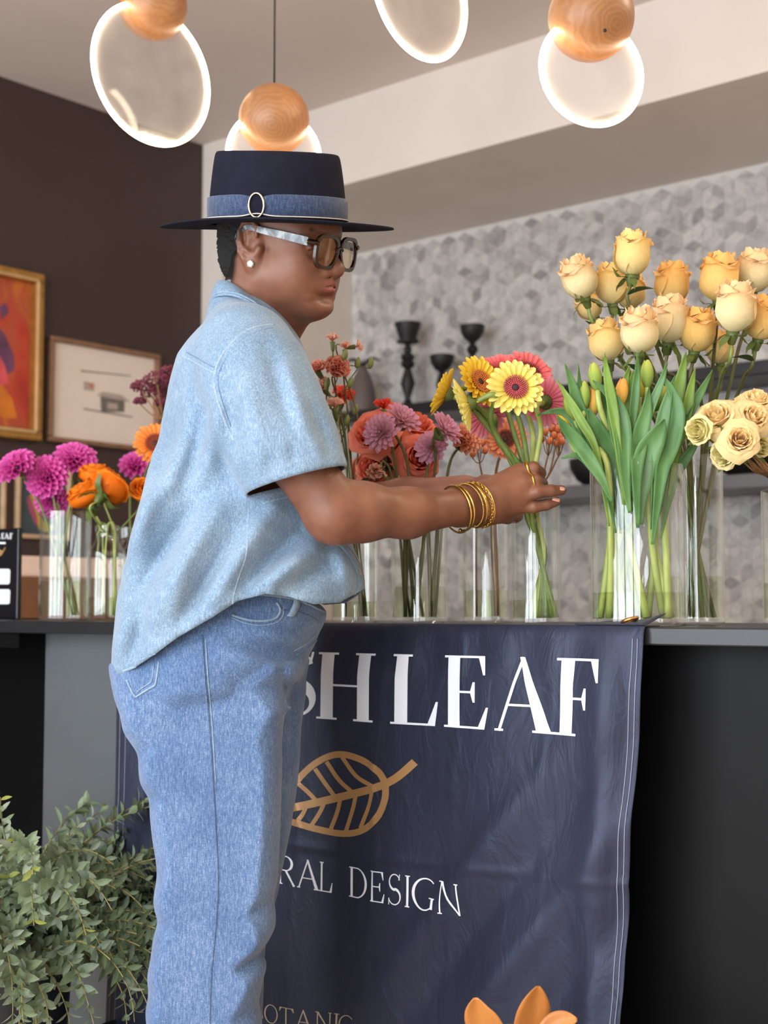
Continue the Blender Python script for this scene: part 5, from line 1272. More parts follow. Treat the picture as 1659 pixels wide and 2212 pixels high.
def rose(label, cat, group, petals, px, py, d, nv, s, vase, ang, sepals=0, spin=0, stem=M_stemd, leaves=(), via=None, name='rose', f=.6, part_stem=.0034, rimp=None, base=None):
    c = at(px, py, d); nv = nrm(nv); base = vase.base(ang, f) if base is None else base; t = thing(name, label, cat, base, group)
    c0 = c-nv*.030*s; M = HM(c0, nv, s, spin)
    for p in petals: link('petal', p, t, M)
    link('calyx', CAL, t, M)
    if sepals is not None:
        for k in range(5): link('sepal', SEP[(k+sepals) % 2], t, M @ Matrix.Rotation(k*2*math.pi/5+spin, 4, 'Z'))
    P = stem_to(t, c0-nv*.012*s, nv, (via or [])+[vase.rim(ang+.5, .62) if rimp is None else rimp], base, part_stem*.85, part_stem, stem)
    for q, (fr_, az, LM, sc) in enumerate(leaves):
        p = P[int(fr_*(len(P)-1))]; dirv = nrm(RIGHT*math.cos(az)+UP*.5*math.sin(az)-FH*.45); x, y, z = axes(dirv)
        link('leaf', LM, t, HM(p, np.cross(dirv, RIGHT*math.sin(az)-UP*math.cos(az)), sc) if False else frame_mat(np.cross(dirv, nrm(np.cross(UP, dirv))), np.cross(dirv, np.cross(dirv, nrm(np.cross(UP, dirv)))), p, sc))
    return t
GYR = 'yellow roses in the tall vase behind the tulips'
YL = [(1250, 603, 2.20, (-.35, -.25, .9), 0.98, 1, 'pale yellow rose leaning left, lowest left tip of the rose bunch'),
      (1322, 615, 2.24, (-.05, -.2, 1), .96, 0, 'yellow rose directly right of the leaning leftmost rose'),
      (1366, 550, 2.18, (.06, -.12, 1), 1.0, 0, 'tallest yellow rose rising above all the others'),
      (1452, 614, 2.28, (.05, -.25, 1), 1.0, 2, 'deep yellow rose standing alone in the middle gap of the bunch'),
      (1556, 602, 2.24, (.05, -.2, 1), 1.12, 2, 'large yellow rose with a stray outer petal, upper right of the bunch'),
      (1630, 588, 2.27, (.1, -.2, 1), 1.02, 1, 'yellow rose at the top right touching the right edge'),
      (1588, 666, 2.14, (.05, -.3, 1), 1.12, 1, 'big pale yellow rose in front at the right of the bunch'),
      (1648, 690, 2.18, (.2, -.25, 1), 1.0, 2, 'amber rose cut off by the right edge below the others'),
      (1446, 692, 2.20, (.02, -.3, 1), 1.10, 1, 'broad peach rose between the front pink rose and the amber rose'),
      (1380, 716, 2.13, (-.08, -.35, 1), 1.02, 1, 'front rose with a blush pink top and white base'),
      (1506, 716, 2.20, (.12, -.2, 1), 1.0, 2, 'amber rose low in the middle right of the bunch'),
      (1308, 738, 2.22, (-.2, -.2, 1), .98, 0, 'yellow rose low on the left just above the tulip tips'),
      (1272, 662, 2.32, (-.5, -.1, .8), .72, 0, 'half hidden small rose behind the leftmost stem'),
      (1556, 752, 2.34, (.0, -.1, 1), .82, 0, 'half hidden rose behind the stems on the right'),
      (1362, 632, 2.34, (.1, 0, 1), .85, 0, 'rose hidden behind the tallest rose stem')]
for i, (px, py, d, nv, s, k, lab) in enumerate(YL):
    ang = i*2.4; v = view(*nv); via = []
    k_ = max(-1, min(1, (px-1470)/170)); rp = V_f.c+RIGHT*V_f.r*.72*k_+FH*V_f.r*.6*math.sin(ang)+np.array([0, 0, V_f.h]); bs = V_f.c-RIGHT*V_f.r*.55*k_+FH*V_f.r*.5*math.cos(ang*1.3)+np.array([0, 0, .012]); hp_ = at(px, py, d); via = [hp_*.55+rp*.45-UP*.0]
    lv = [(.14+.02*(i % 4), (-1.0, 2.2, .5, 2.8)[i % 4], LEAF if i % 3 else LEAFS, .8)] if i in (2, 5, 7, 9, 11, 4) else []
    rose(lab, 'rose', GYR, YR[k], px, py, d, v, s*1.13, V_f, ang, i % 2, i*1.3, M_stemd if i % 3 else M_stem, lv, via, 'yellow_rose', .55, .0034, rp, bs)
GSR = 'cream spray roses at the right edge'
for i, (px, py, d, nv, s, k, lab) in enumerate([(1543, 882, 2.06, (-.35, -.75, .5), 1.22, 0, 'large open blush spray rose overlapping the tulip leaf'), (1500, 930, 2.05, (-.6, -.6, -.1), .95, 1, 'greenish cream rosebud facing left, lowest left of the spray roses'),
        (1602, 942, 2.02, (-.15, -.95, .12), 1.06, 0, 'open peach-centred spray rose facing the viewer'), (1562, 925, 2.06, (-.3, -.85, .2), .74, 0, 'small blush spray rose tucked beside the open one'), (1556, 985, 2.05, (-.6, -.65, -.25), .95, 1, 'cream spray rose hanging lowest towards the counter'),
        (1606, 868, 2.09, (0, -.7, .6), .80, 0, 'yellow spray rose in the middle of the top row'), (1640, 890, 2.06, (.2, -.85, .3), 1.02, 0, 'cream spray rose touching the right edge'), (1640, 845, 2.10, (.1, -.6, .7), .95, 0, 'yellow spray rose at the top by the right edge'), (1652, 965, 2.09, (.3, -.8, -.1), .8, 1, 'half hidden spray rose low by the right edge')]):
    rose(lab, 'rose', GSR, SR[k], px, py, d, view(*nv), s*1.15, V_g, 2.6+i*.35, None if k == 0 else 1, i*1.1, M_stembr, [(.3, 2.6, LEAFS, .8)] if i in (2, 4) else [], [at(1625+i*6, 1015, 2.12)], 'spray_rose', .5, .0017)
GCR = 'coral roses in the middle vase'
for i, (px, py, d, nv, s, lab) in enumerate([(795, 925, 2.46, (-.35, -.85, .35), 1.62, 'large open coral rose nearest the sleeve'), (905, 905, 2.50, (.2, -.6, .75), 1.5, 'coral rose rising between the lilac flowers'), (912, 985, 2.44, (.25, -.9, .1), 1.42, 'coral rose low beside the right lilac flower'),
        (850, 880, 2.55, (0, -.5, .85), 1.35, 'coral rose at the back of the middle bunch'), (800, 1010, 2.52, (-.2, -.9, .0), 1.35, 'red coral rose low behind the sleeve cuff'), (868, 968, 2.52, (0, -.8, .3), 1.0, 'coral rose hidden under the lilac flowers')]):
    rose(lab, 'rose', GCR, CR, px, py, d, view(*nv), s, V_b, i*1.3, None, i, M_stemd, [(.26, (2.8, -.4, -.6, 3.4, 2.2, .2)[i], LEAF, 1.1), (.40, (-.8, 2.6, -1.0, .3, -2.4, 3)[i], LEAF, 1.15)], [at(px*.6+906*.4, 1035, 2.45)], 'coral_rose', .5)
# ---- gerberas
def gerb_mats(nm, a, b, c, dsk, dsk2):
    return petalmat(nm+'_petal', [(0, a), (.5, b), (1, c)], .3, .55), simple(nm+'_disc', dsk, .7, var=.35, vs=400), simple(nm+'_eye', dsk2, .7)
GM = {'pale': gerb_mats('pale_yellow', lin(214, 192, 70), lin(236, 222, 112), lin(242, 232, 146), lin(190, 84, 92), lin(52, 22, 28)), 'gold': gerb_mats('golden', lin(226, 174, 40), lin(242, 204, 62), lin(246, 214, 84), lin(206, 120, 56), lin(58, 30, 16)),
      'pink': gerb_mats('coral_pink', lin(206, 76, 86), lin(232, 108, 112), lin(240, 136, 136), lin(150, 60, 60), lin(60, 20, 24)), 'rose': gerb_mats('rose_pink', lin(204, 92, 112), lin(222, 118, 138), lin(232, 148, 160), lin(150, 60, 60), lin(60, 20, 24)), 'peach': gerb_mats('peach', lin(224, 124, 84), lin(236, 148, 108), lin(240, 168, 132), lin(120, 60, 50), lin(60, 30, 24)), 'orange': gerb_mats('orange_gerbera', lin(226, 116, 44), lin(240, 146, 60), lin(246, 168, 90), lin(150, 64, 40), lin(60, 24, 20))}
CALG = MB().lathe([(.0005, -.016), (.004, -.014), (.008, -.010), (.013, -.004), (.013, -.001)], 14).me('calyx', M_sepal)
GP = {}
for k, (mp, mdk, mey) in GM.items():
    fl = MB(); rs = random.Random(5)
    for ring, (r0, n_) in enumerate(((.0055, 14), (.0085, 22), (.0115, 28), (.0145, 32), (.0168, 34))):
        for j in range(n_):
            a = 2*math.pi*(j+.5*ring)/n_; r = r0; fl.tube([(r*math.cos(a), r*math.sin(a), .001), ((r+.0012)*math.cos(a), (r+.0012)*math.sin(a), .0048+.0012*ring*.5), ((r+.0030)*math.cos(a), (r+.0030)*math.sin(a), .0055+.0004*ring)], [.0010, .0009, .0004], 4)
    fl.lathe([(.0005, .003), (.012, .002), (.0175, .0)], 18)
    GP[k] = (petal(.031, .0102, .05, .30, nu=4, nv=6, base=.45).me('petal', mp, True, True), petal(.025, .0088, .14, .30, nu=4, nv=6, base=.45).me('petal', mp, True, True), fl.me('disc_florets', mdk), MB().lathe([(.0005, .0052), (.003, .005), (.0052, .0036), (.006, .002)], 14).me('disc_eye', mey))
def gerbera(label, px, py, d, nv, s, kind, vase, ang, via, group, cupa=.10, base=None, mstem=None, sr=.0026, spin=0):
    c = at(px, py, d); v = view(*nv); base = vase.base(ang, .55) if base is None else base; t = thing('gerbera', label, 'gerbera', base, group); p1, p2, fl, ey = GP[kind]; rs = random.Random(int(px*7+py))
    M = HM(c, v, s, spin)
    for ring, (me_, n_, r0, tilt, z0) in enumerate(((p1, 24, .0135, cupa, -.0012), (p2, 20, .0125, cupa+.13, .0008))):
        for j in range(n_):
            a = 2*math.pi*(j+.5*ring)/n_+rs.uniform(-.05, .05); sc = rs.uniform(.92, 1.06)
            link('petal', me_, t, M @ Matrix.Rotation(a, 4, 'Z') @ Matrix.Translation((0, r0, z0)) @ Matrix.Rotation(tilt+rs.uniform(-.07, .07), 4, 'X') @ Matrix.Rotation(rs.uniform(-.12, .12), 4, 'Y') @ Matrix.Diagonal((1, sc, 1, 1)))
    link('disc_florets', fl, t, M); link('disc_eye', ey, t, M); link('calyx', CALG, t, M)
    stem_to(t, c-v*.012*s, v, via, base, sr*1.05, sr, mstem or M_stem, back=.030)
    return t
GG = 'gerberas held in the hand'; hd = lambda px, py, dd=0: at(px, py, 2.175+dd)
gl_ = [('pale yellow gerbera with a pink centre facing the viewer', 1113, 838, 2.10, (.06, -.95, .16), 1.0, 'pale', [at(1128, 930, 2.16), hd(1142, 1020), at(1150, 1120, 2.20)], .06),
       ('golden gerbera with an orange centre turned to the right', 1036, 826, 2.12, (.55, -.70, .30), 1.0, 'gold', [at(1078, 950, 2.17), hd(1134, 1025, .006), at(1148, 1120, 2.21)], .16),
       ('pale yellow gerbera seen from the side, drooping to the left', 1012, 872, 2.10, (-.88, .12, -.25), 1.0, 'pale', [at(1062, 920, 2.15), hd(1128, 1030, .010), at(1142, 1120, 2.21)], .32),
       ('golden gerbera furthest left, seen in profile', 965, 850, 2.14, (-.88, .05, .42), .95, 'gold', [at(1050, 900, 2.17), hd(1122, 1035, .016), at(1140, 1120, 2.22)], .30),
       ('coral pink gerbera peeping out above the golden one', 1081, 795, 2.20, (-.1, -.35, .9), .92, 'pink', [at(1100, 900, 2.21), hd(1138, 1030, .02), at(1152, 1120, 2.23)], .45),
       ('coral pink gerbera directly behind the pale yellow front one', 1142, 806, 2.20, (.3, -.75, .5), .98, 'pink', [at(1150, 930, 2.22), hd(1148, 1030, .014), at(1158, 1120, 2.23)], .12),
       ('rose pink gerbera seen from behind, right of the yellow ones', 1178, 868, 2.18, (.42, .80, .30), .92, 'rose', [at(1168, 930, 2.17), hd(1154, 1030, .004), at(1160, 1120, 2.22)], .05),
       ('rose pink gerbera low behind the yellow gerbera stems', 1048, 895, 2.26, (-.3, .85, .25), .90, 'rose', [at(1075, 950, 2.25), hd(1130, 1030, .022), at(1146, 1120, 2.23)], .05)]
for i, (lab, px, py, d, nv, s, k, via, cu) in enumerate(gl_):
    b = V_d.c+RIGHT*(V_d.r*(.80-.20*i*.8))*1.0-FH*(.012-.004*i); b = np.array([b[0], b[1], ZTOP+.012])
    gerbera(lab, px, py, d, nv, s, k, V_d, i, via+[at(1166+i*1.5, 1200, 2.235)], GG, cu, b, M_stemy if i in (6, 5) else M_stem, .0043, i*.3)
# peach and orange ones in other vases
gerbera('peach gerbera half hidden behind the gerbera stems', 1092, 950, 2.55, (-.1, -.9, .2), .95, 'peach', V_c, 1.0, [at(1070, 1040, 2.58)], 'flowers in the vase behind the gerbera stems', .15, None, M_stembr)
gerbera('orange gerbera peeping out from behind the shirt back', 335, 958, 3.05, (.05, -.9, .3), 1.12, 'orange', V_k, 2.0, [at(305, 1060, 3.2)], 'flowers behind the shirt back', .10)
# ---- dahlias and chrysanthemums: spooned petals in a spiral
def pompon(label, name, cat, px, py, d, nv, s, me_, N, vase, ang, via, group, cover=2.1, mstem=None, core=None, flat=1.0):
    c = at(px, py, d); v = view(*nv); base = vase.base(ang, .55); t = thing(name, label, cat, base, group); M = HM(c, v, s)
    rs = random.Random(int(px*3+py))
    for i in range(N):
        f = (i+.5)/N; th = cover*math.sqrt(f)**1.0; a = 2.39996*i; r = .010
        sc = .55+.55*min(1, f*1.6)
        R_ = Matrix.Rotation(a, 4, 'Z') @ Matrix.Rotation(-(th-math.pi/2)+rs.uniform(-.08, .08), 4, 'X')
        link('petal', me_, t, M @ Matrix.Diagonal((1, 1, flat, 1)) @ R_ @ Matrix.Translation((0, r*.6, 0)) @ Matrix.Rotation(.20, 4, 'X') @ Matrix.Diagonal((sc, sc, sc, 1)))
    link('calyx', CALG, t, M @ Matrix.Translation((0, 0, -.006)))
    stem_to(t, c-v*.014*s, v, via, base, .0024, .0028, mstem or M_stem, back=.012)
    return t
M_mag = petalmat('magenta_petal', [(0, lin(150, 30, 116)), (.4, lin(216, 62, 168)), (1, lin(240, 124, 204))], .25)
M_lil = petalmat('lilac_petal', [(0, lin(226, 190, 150)), (.35, lin(222, 164, 176)), (1, lin(232, 172, 198))], .3)
M_pch = petalmat('peach_mum_petal', [(0, lin(232, 130, 90)), (.5, lin(240, 160, 120)), (1, lin(246, 190, 156))], .3)
PMAG = petal(.030, .0125, .10, .55, nu=4, nv=5, base=.45).me('petal', M_mag, True, True); PLIL = petal(.024, .0085, .06, .4, nu=4, nv=5, base=.4).me('petal', M_lil, True, True); PPCH = petal(.018, .0085, .10, .5, nu=4, nv=5, base=.5).me('petal', M_pch, True, True)
GD = 'magenta dahlias at the left'
for i, (px, py, d, nv, s, lab) in enumerate([(34, 1008, 3.05, (-.45, -.5, .7), 1.28, 'magenta dahlia furthest left, leaning to the edge'), (100, 1030, 3.08, (-.1, -.9, .2), 1.3, 'magenta dahlia in the middle of the left bunch'), (162, 992, 3.12, (.2, -.6, .75), 1.32, 'magenta dahlia highest of the left bunch above the orange flowers'), (112, 1082, 3.16, (0, -.9, -.3), 1.05, 'dark magenta dahlia lowest of the left bunch above its vase')]):
    pompon(lab, 'dahlia', 'dahlia', px, py, d, nv, s, PMAG, 92, V_i, i*1.6, [at(px*.4+138*.6, 1115, 3.12)], GD)
pompon('magenta dahlia between the orange flowers and the shirt', 'dahlia', 'dahlia', 292, 1005, 3.25, (.0, -.7, .6), 1.05, PMAG, 56, V_k, .4, [at(280, 1100, 3.28)], 'flowers behind the shirt back')
GL_ = 'lilac chrysanthemums in the middle vase'
for i, (px, py, d, nv, s, lab) in enumerate([(826, 936, 2.36, (-.45, -.75, .1), 1.12, 'lilac chrysanthemum with a yellow heart in front of the coral rose'), (868, 908, 2.38, (.4, -.5, .55), 1.12, 'lilac chrysanthemum highest of the lilac flowers'), (960, 930, 2.36, (.55, -.4, .45), 1.12, 'lilac chrysanthemum furthest right beside the yellow gerbera'), (932, 968, 2.42, (-.3, -.8, .1), 1.0, 'pale pink chrysanthemum low behind the right lilac one')]):
    pompon(lab, 'chrysanthemum', 'chrysanthemum', px, py, d, nv, s, PLIL, 58, V_b, 2+i*1.4, [at(px*.6+906*.4, 1030, 2.41)], GL_, 1.75, M_stemd, None, .7)
pompon('peach chrysanthemum beside the gerbera stems', 'chrysanthemum', 'chrysanthemum', 1003, 952, 2.42, (.3, -.8, .3), 1.25, PPCH, 56, V_b, .7, [at(965, 1035, 2.42)], 'peach flowers in the middle vase', 1.7, M_stemd)
# ---- ranunculus
M_ran = petalmat('ranunculus_petal', [(0, lin(196, 84, 10)), (.5, lin(240, 124, 14)), (1, lin(246, 146, 38))], .3)
RN = rose_petals(.30, 20, .0255, .034, M_ran, 31, .03)
for i, (px, py, d, nv, s, lab) in enumerate([(176, 1048, 2.96, (-.35, -.25, .8), 1.62, 'orange ranunculus in front of the dahlias, lowest left of its bunch'), (207, 1005, 3.0, (.05, -.15, .98), 1.45, 'orange ranunculus at the top of its bunch'), (246, 1042, 2.97, (.35, .60, .6), 1.6, 'orange ranunculus seen from behind above the jar'), (310, 1050, 2.98, (.2, -.85, .5), 1.1, 'small orange ranunculus on a long stem near the shirt'), (172, 1078, 3.04, (-.3, -.6, -.3), .85, 'small amber ranunculus drooping under the others')]):
    rose(lab, 'ranunculus', 'orange ranunculus in the milk bottle jar', RN, px, py, d, view(*nv), s, V_j, i*1.3, 1, i, M_stemy if i != 3 else M_stem, [], [V_j.c+np.array([0, 0, V_j.h*.9])+RIGHT*.010*(i-2)], 'ranunculus', .55, .0021)
# ---- spray carnations: ruffled petals over a green tube
def ruffle(L, W, seed):
    rs = random.Random(seed); G, T = [], []; ph = rs.uniform(0, 6)
    for i in range(7):
        v = i/6; row = []
        for j in range(13):
            u = j/12*2-1; a = u*(.25+.75*v)*W/L*.8; z = .16*L*math.sin(u*9+ph)*v*v+.10*L*v*v+.05*L*math.sin(u*23+ph*2)*v**4
            row.append((L*v*math.sin(a), L*v*math.cos(a)*(1+.05*math.sin(u*25)*v), z)); T.append(v)
        G.append(row)
    return MB().grid(np.array(G), T)
M_car = petalmat('carnation_petal', [(0, lin(196, 86, 68)), (.6, lin(222, 118, 98)), (.93, lin(228, 140, 118)), (1, lin(244, 196, 172))], .3); M_carp = petalmat('carnation_pale_petal', [(0, lin(214, 130, 110)), (.6, lin(236, 166, 146)), (1, lin(248, 206, 186))], .3); M_carr = petalmat('carnation_red_petal', [(0, lin(196, 40, 30)), (.6, lin(226, 62, 46)), (1, lin(236, 96, 76))], .3)
RF = {k: [ruffle(.021, .026, q).me('petal', m, True, True) for q in range(3)] for k, m in (('a', M_car), ('p', M_carp), ('r', M_carr))}
TUBE = MB().lathe([(.0005, -.024), (.0032, -.022), (.0050, -.014), (.0056, -.006), (.0066, .001), (.0040, .002)], 10).me('calyx', M_sepal)
BUDG = MB().lathe([(.0005, -.011), (.0040, -.009), (.0062, -.002), (.0050, .006), (.0022, .011), (.0005, .0125)], 10).me('bud', leafmat('bud_green', lin(112, 124, 64), lin(150, 158, 92)))
def carnation(label, px, py, d, nv, s, kind, n, vase, ang, via, group='spray carnations beside the sleeve', wide=1.25):
    c = at(px, py, d); v = view(*nv); base = vase.base(ang, .5); t = thing('carnation', label, 'carnation', base, group); M = HM(c-v*.010*s, v, s); rs = random.Random(int(px+py*5))
    for i in range(n):
        f = (i+.5)/n; th = wide*math.sqrt(f); a = 2.39996*i
        link('petal', RF[kind][i % 3], t, M @ Matrix.Rotation(a, 4, 'Z') @ Matrix.Rotation(math.pi/2-th, 4, 'X') @ Matrix.Rotation(rs.uniform(-.5, .5), 4, 'Y') @ Matrix.Scale(.75+.35*f, 4))
    link('calyx', TUBE, t, M); stem_to(t, c-v*.030*s, v, via, base, .0014, .0019, M_stemd, back=.02)
    # a side shoot with a closed bud
    b = c+RIGHT*(.022 if i % 2 else -.020)-UP*.030; q = c-v*.06; link('bud', BUDG, t, HM(b, view(.2, 0, 1), .9)); MB().tube(catmull([q-UP*.03, (q+b)/2-UP*.015, b-UP*.010], 4), .0010, 5).build('side_shoot', M_stemd, t)
    return t
va = lambda px: [at(px*.75+768*.25, 900, 2.5), at(px*.4+768*.6, 1010, 2.54)]
for a in [('round salmon carnation in the middle of the spray above the sleeve', 730, 790, 2.42, (.2, -.85, .35), 1.12, 'a', 22), ('pale pink carnation bud highest in the spray', 718, 731, 2.43, (-.05, 0, 1), .72, 'p', 8, ), ('pale carnation bud in the middle of the spray top', 746, 748, 2.45, (.1, -.1, 1), .72, 'p', 8), ('pale carnation bud opening to the right at the spray top', 774, 748, 2.45, (.95, -.2, .1), .70, 'p', 8),
          ('salmon carnation against the sleeve at the left of the spray', 680, 792, 2.44, (-.4, -.5, .6), .95, 'a', 14), ('pink carnation below the salmon one against the sleeve', 688, 832, 2.45, (-.5, -.5, .4), .95, 'p', 14), ('pale mauve carnation bud low in the spray', 722, 872, 2.40, (-.1, -.3, .9), .95, 'p', 10)]:
    carnation(a[0], *a[1:7], a[7], V_a, a[1]*.37, va(a[1]), wide=1.3 if a[7] > 12 else .45)
carnation('red carnation behind the spray carnation stems', 742, 850, 2.52, (.2, -.6, .7), 1.15, 'r', 16, V_a, 1.0, va(742), wide=1.0)
carnation('red carnation peeping up between the coral roses', 828, 874, 2.50, (-.1, -.1, 1), 1.05, 'r', 12, V_b, 4.0, [at(850, 980, 2.46)], 'coral roses in the middle vase', .6)
carnation('pink carnation bud low under the lilac flowers', 812, 1018, 2.36, (-.2, -.6, -.3), .95, 'p', 12, V_b, 3.0, [at(850, 1050, 2.40)], 'coral roses in the middle vase', .8)
# ---- hypericum berries
M_berry = simple('orange_berry', lin(204, 112, 66), .35, var=.15, vs=60); BER = MB().ball((0, 0, .004), (.0052, .0052, .0068), 9, 7).me('berry', M_berry)
def hypericum(label, pts, vase, ang, via):
    base = vase.base(ang, .5); t = thing('hypericum_stem', label, 'berries', base, 'berry stems behind the gerberas'); node = at(*via[0]); P = catmull([node]+[at(*v) for v in via[1:]]+[vase.rim(ang, .5), base], 6); MB().tube(P, np.linspace(.0016, .0022, len(P)), 6).build('stem', M_stembr, t)
    for k, (px, py, d) in enumerate(pts):
        c = at(px, py, d); MB().tube(catmull([node, (node+c)/2-UP*.005, c], 4), .0010, 5).build('twig', M_stembr, t); link('berry', BER, t, HM(c, view(math.sin(k*2.1)*.5, -.3, 1), 1.15))
        link('sepal', SEP[k % 2], t, HM(c, view(0, -.2, 1), .35, k))
hypericum('stem of orange berries right of the rose pink gerbera', [(1178, 938, 2.52), (1190, 930, 2.53), (1172, 952, 2.53), (1196, 946, 2.52), (1185, 958, 2.51)], V_c, .3, [(1184, 985, 2.53), (1160, 1045, 2.55)])
hypericum('stem of orange berries close to the tulip leaves', [(1204, 932, 2.53), (1214, 926, 2.54), (1222, 940, 2.53), (1208, 950, 2.52), (1200, 962, 2.52), (1216, 958, 2.51)], V_c, .8, [(1207, 985, 2.53), (1168, 1045, 2.56)])
hypericum('stem of berries highest of the berry stems', [(1192, 905, 2.56), (1204, 898, 2.57), (1212, 908, 2.56), (1198, 915, 2.55)], V_c, 1.4, [(1204, 950, 2.56), (1172, 1045, 2.57)])
hypericum('stem of small berries left of the gerbera stems', [(1028, 950, 2.56), (1040, 962, 2.55), (1032, 972, 2.54), (1048, 978, 2.54), (1020, 985, 2.54)], V_c, 3.2, [(1036, 1000, 2.55), (1044, 1050, 2.57)])
# ---- tulips
def ribbon_leaf(t, pts, w, d, m, dz=0.0, cup=.25, twist=0.0, name='leaf'):
    """pointed strap leaf; pts run from the tip to the base in the image"""
    P2 = catmull(pts, 8); n = len(P2); G, T = [], []
    for i, (x, y) in enumerate(P2):
        v = i/(n-1); dd = d+dz*(1-v)+.004*math.sin(5*v); c = at(x, y, dd)
        tx = P2[min(n-1, i+1)]-P2[max(0, i-1)]; nx = np.array([-tx[1], tx[0]])/(np.linalg.norm(tx)+1e-9)
        side = RIGHT*nx[0]-CUP*nx[1]; tw = twist*(1-v); side = side*math.cos(tw)+FWD*math.sin(tw)
        hw = w*d/FPX*.5*math.sin(math.pi*.5*min(1, .03+v*1.75))**.85*(1-.80*max(0, v-.60)/.40); tow = -FWD
        G.append([c+side*hw*u-tow*cup*hw*(1-u*u)*1.2+tow*.002*math.sin(8*v+u) for u in (-1, -.6, -.2, .2, .6, 1)]); T += [v]*6
    o = MB().grid(np.array(G), T).build(name, m, t, True, True); s_ = o.modifiers.new('thick', 'SOLIDIFY'); s_.thickness = .0009; s_.offset = 0; return o
M_bud = {'g': petalmat('green_tulip_bud', [(0, lin(120, 150, 66)), (.6, lin(158, 180, 84)), (1, lin(196, 200, 96))], .2), 'y': petalmat('yellow_tulip_bud', [(0, lin(206, 196, 70)), (.5, lin(236, 204, 60)), (1, lin(240, 196, 56))], .3), 'o': petalmat('amber_tulip_bud', [(0, lin(214, 186, 84)), (.5, lin(240, 190, 90)), (1, lin(244, 176, 96))], .3)}
def tulip_petal(m):
    G, T = [], []
    for i in range(9):
        v = i/8; r = .0098*math.sin(math.pi*(.10+.82*v))**.75+.0004; row = []
        for j in range(7):
            a = (j/6-.5)*math.radians(150)*(1-.45*v*v); row.append((r*math.sin(a), r*math.cos(a), .042*v-.002)); T.append(v)
        G.append(row)
    return MB().grid(np.array(G), T).me('petal', m, True, True)
TP = {k: tulip_petal(m) for k, m in M_bud.items()}
leaf_l = [[(1203, 898), (1222, 925), (1255, 965), (1298, 1030)], [(1161, 897), (1190, 889), (1222, 893), (1252, 930), (1302, 1040)], [(1220, 785), (1236, 830), (1250, 880), (1272, 950), (1304, 1040)], [(1249, 786), (1254, 850), (1270, 930), (1308, 1040)], [(1203, 820), (1228, 862), (1256, 910), (1290, 980)],
          [(1306, 762), (1311, 810), (1322, 870), (1335, 960)], [(1280, 822), (1316, 852), (1338, 890), (1348, 940), (1352, 1040)], [(1252, 838), (1290, 846), (1318, 882), (1330, 945), (1340, 1060)], [(1270, 882), (1288, 930), (1312, 985), (1330, 1050)], [(1368, 800), (1360, 850), (1350, 905), (1345, 960), (1346, 1030)], [(1377, 762), (1376, 810), (1372, 860), (1366, 940)],
          [(1436, 906), (1420, 940), (1398, 985), (1384, 1060)], [(1425, 805), (1452, 846), (1464, 895), (1452, 955), (1432, 1010), (1420, 1090)], [(1482, 760), (1472, 810), (1462, 860), (1452, 930)], [(1502, 795), (1492, 840), (1482, 900), (1466, 960)], [(1539, 800), (1512, 850), (1478, 905), (1450, 965), (1430, 1040)], [(1442, 780), (1428, 825), (1404, 885), (1386, 950)], [(1213, 990), (1245, 984), (1272, 1002), (1310, 1060)], [(1402, 836), (1396, 890), (1384, 940), (1376, 1020)], [(1500, 872), (1474, 930), (1444, 1000), (1430, 1070)], [(1360, 790), (1350, 830), (1352, 880), (1360, 960)], [(1520, 930), (1492, 975), (1462, 1020), (1444, 1080)], [(1330, 840), (1322, 880), (1332, 930), (1345, 1000)], [(1458, 812), (1440, 870), (1428, 930), (1418, 1000)]]
lw = [30, 18, 30, 17, 20, 22, 36, 34, 54, 36, 20, 56, 36, 30, 24, 30, 20, 17, 36, 28, 24, 26, 30, 30]
buds = [(1290, 818, 'g', (-.15, 0, 1)), (1228, 912, 'y', (-.35, -.3, .8)), (1243, 882, 'g', (-.4, -.2, .9)), (1262, 858, 'g', (0, 0, 1)), (1414, 862, 'g', (.35, -.3, .85)), (1382, 832, 'y', (.05, 0, 1)), (1282, 872, 'o', (0, -.2, 1)), (1340, 852, 'o', (.1, -.1, 1)), (1456, 850, 'y', (.1, 0, 1)), (1482, 880, 'y', (.15, 0, 1)), (1398, 812, 'g', (0, 0, 1)), (1330, 905, 'g', (-.1, -.1, 1))]
where = ['beside the highest left leaf tip', 'hanging yellow at the far left', 'tucked behind the left strap leaves', 'slim and green near the left edge', 'plump green in the centre front', 'slim and yellow in the centre', 'amber behind the left leaves', 'amber behind the centre leaves', 'yellow behind the tall right leaf', 'yellow at the right side', 'green behind the centre leaf tips', 'green low inside the leaves']
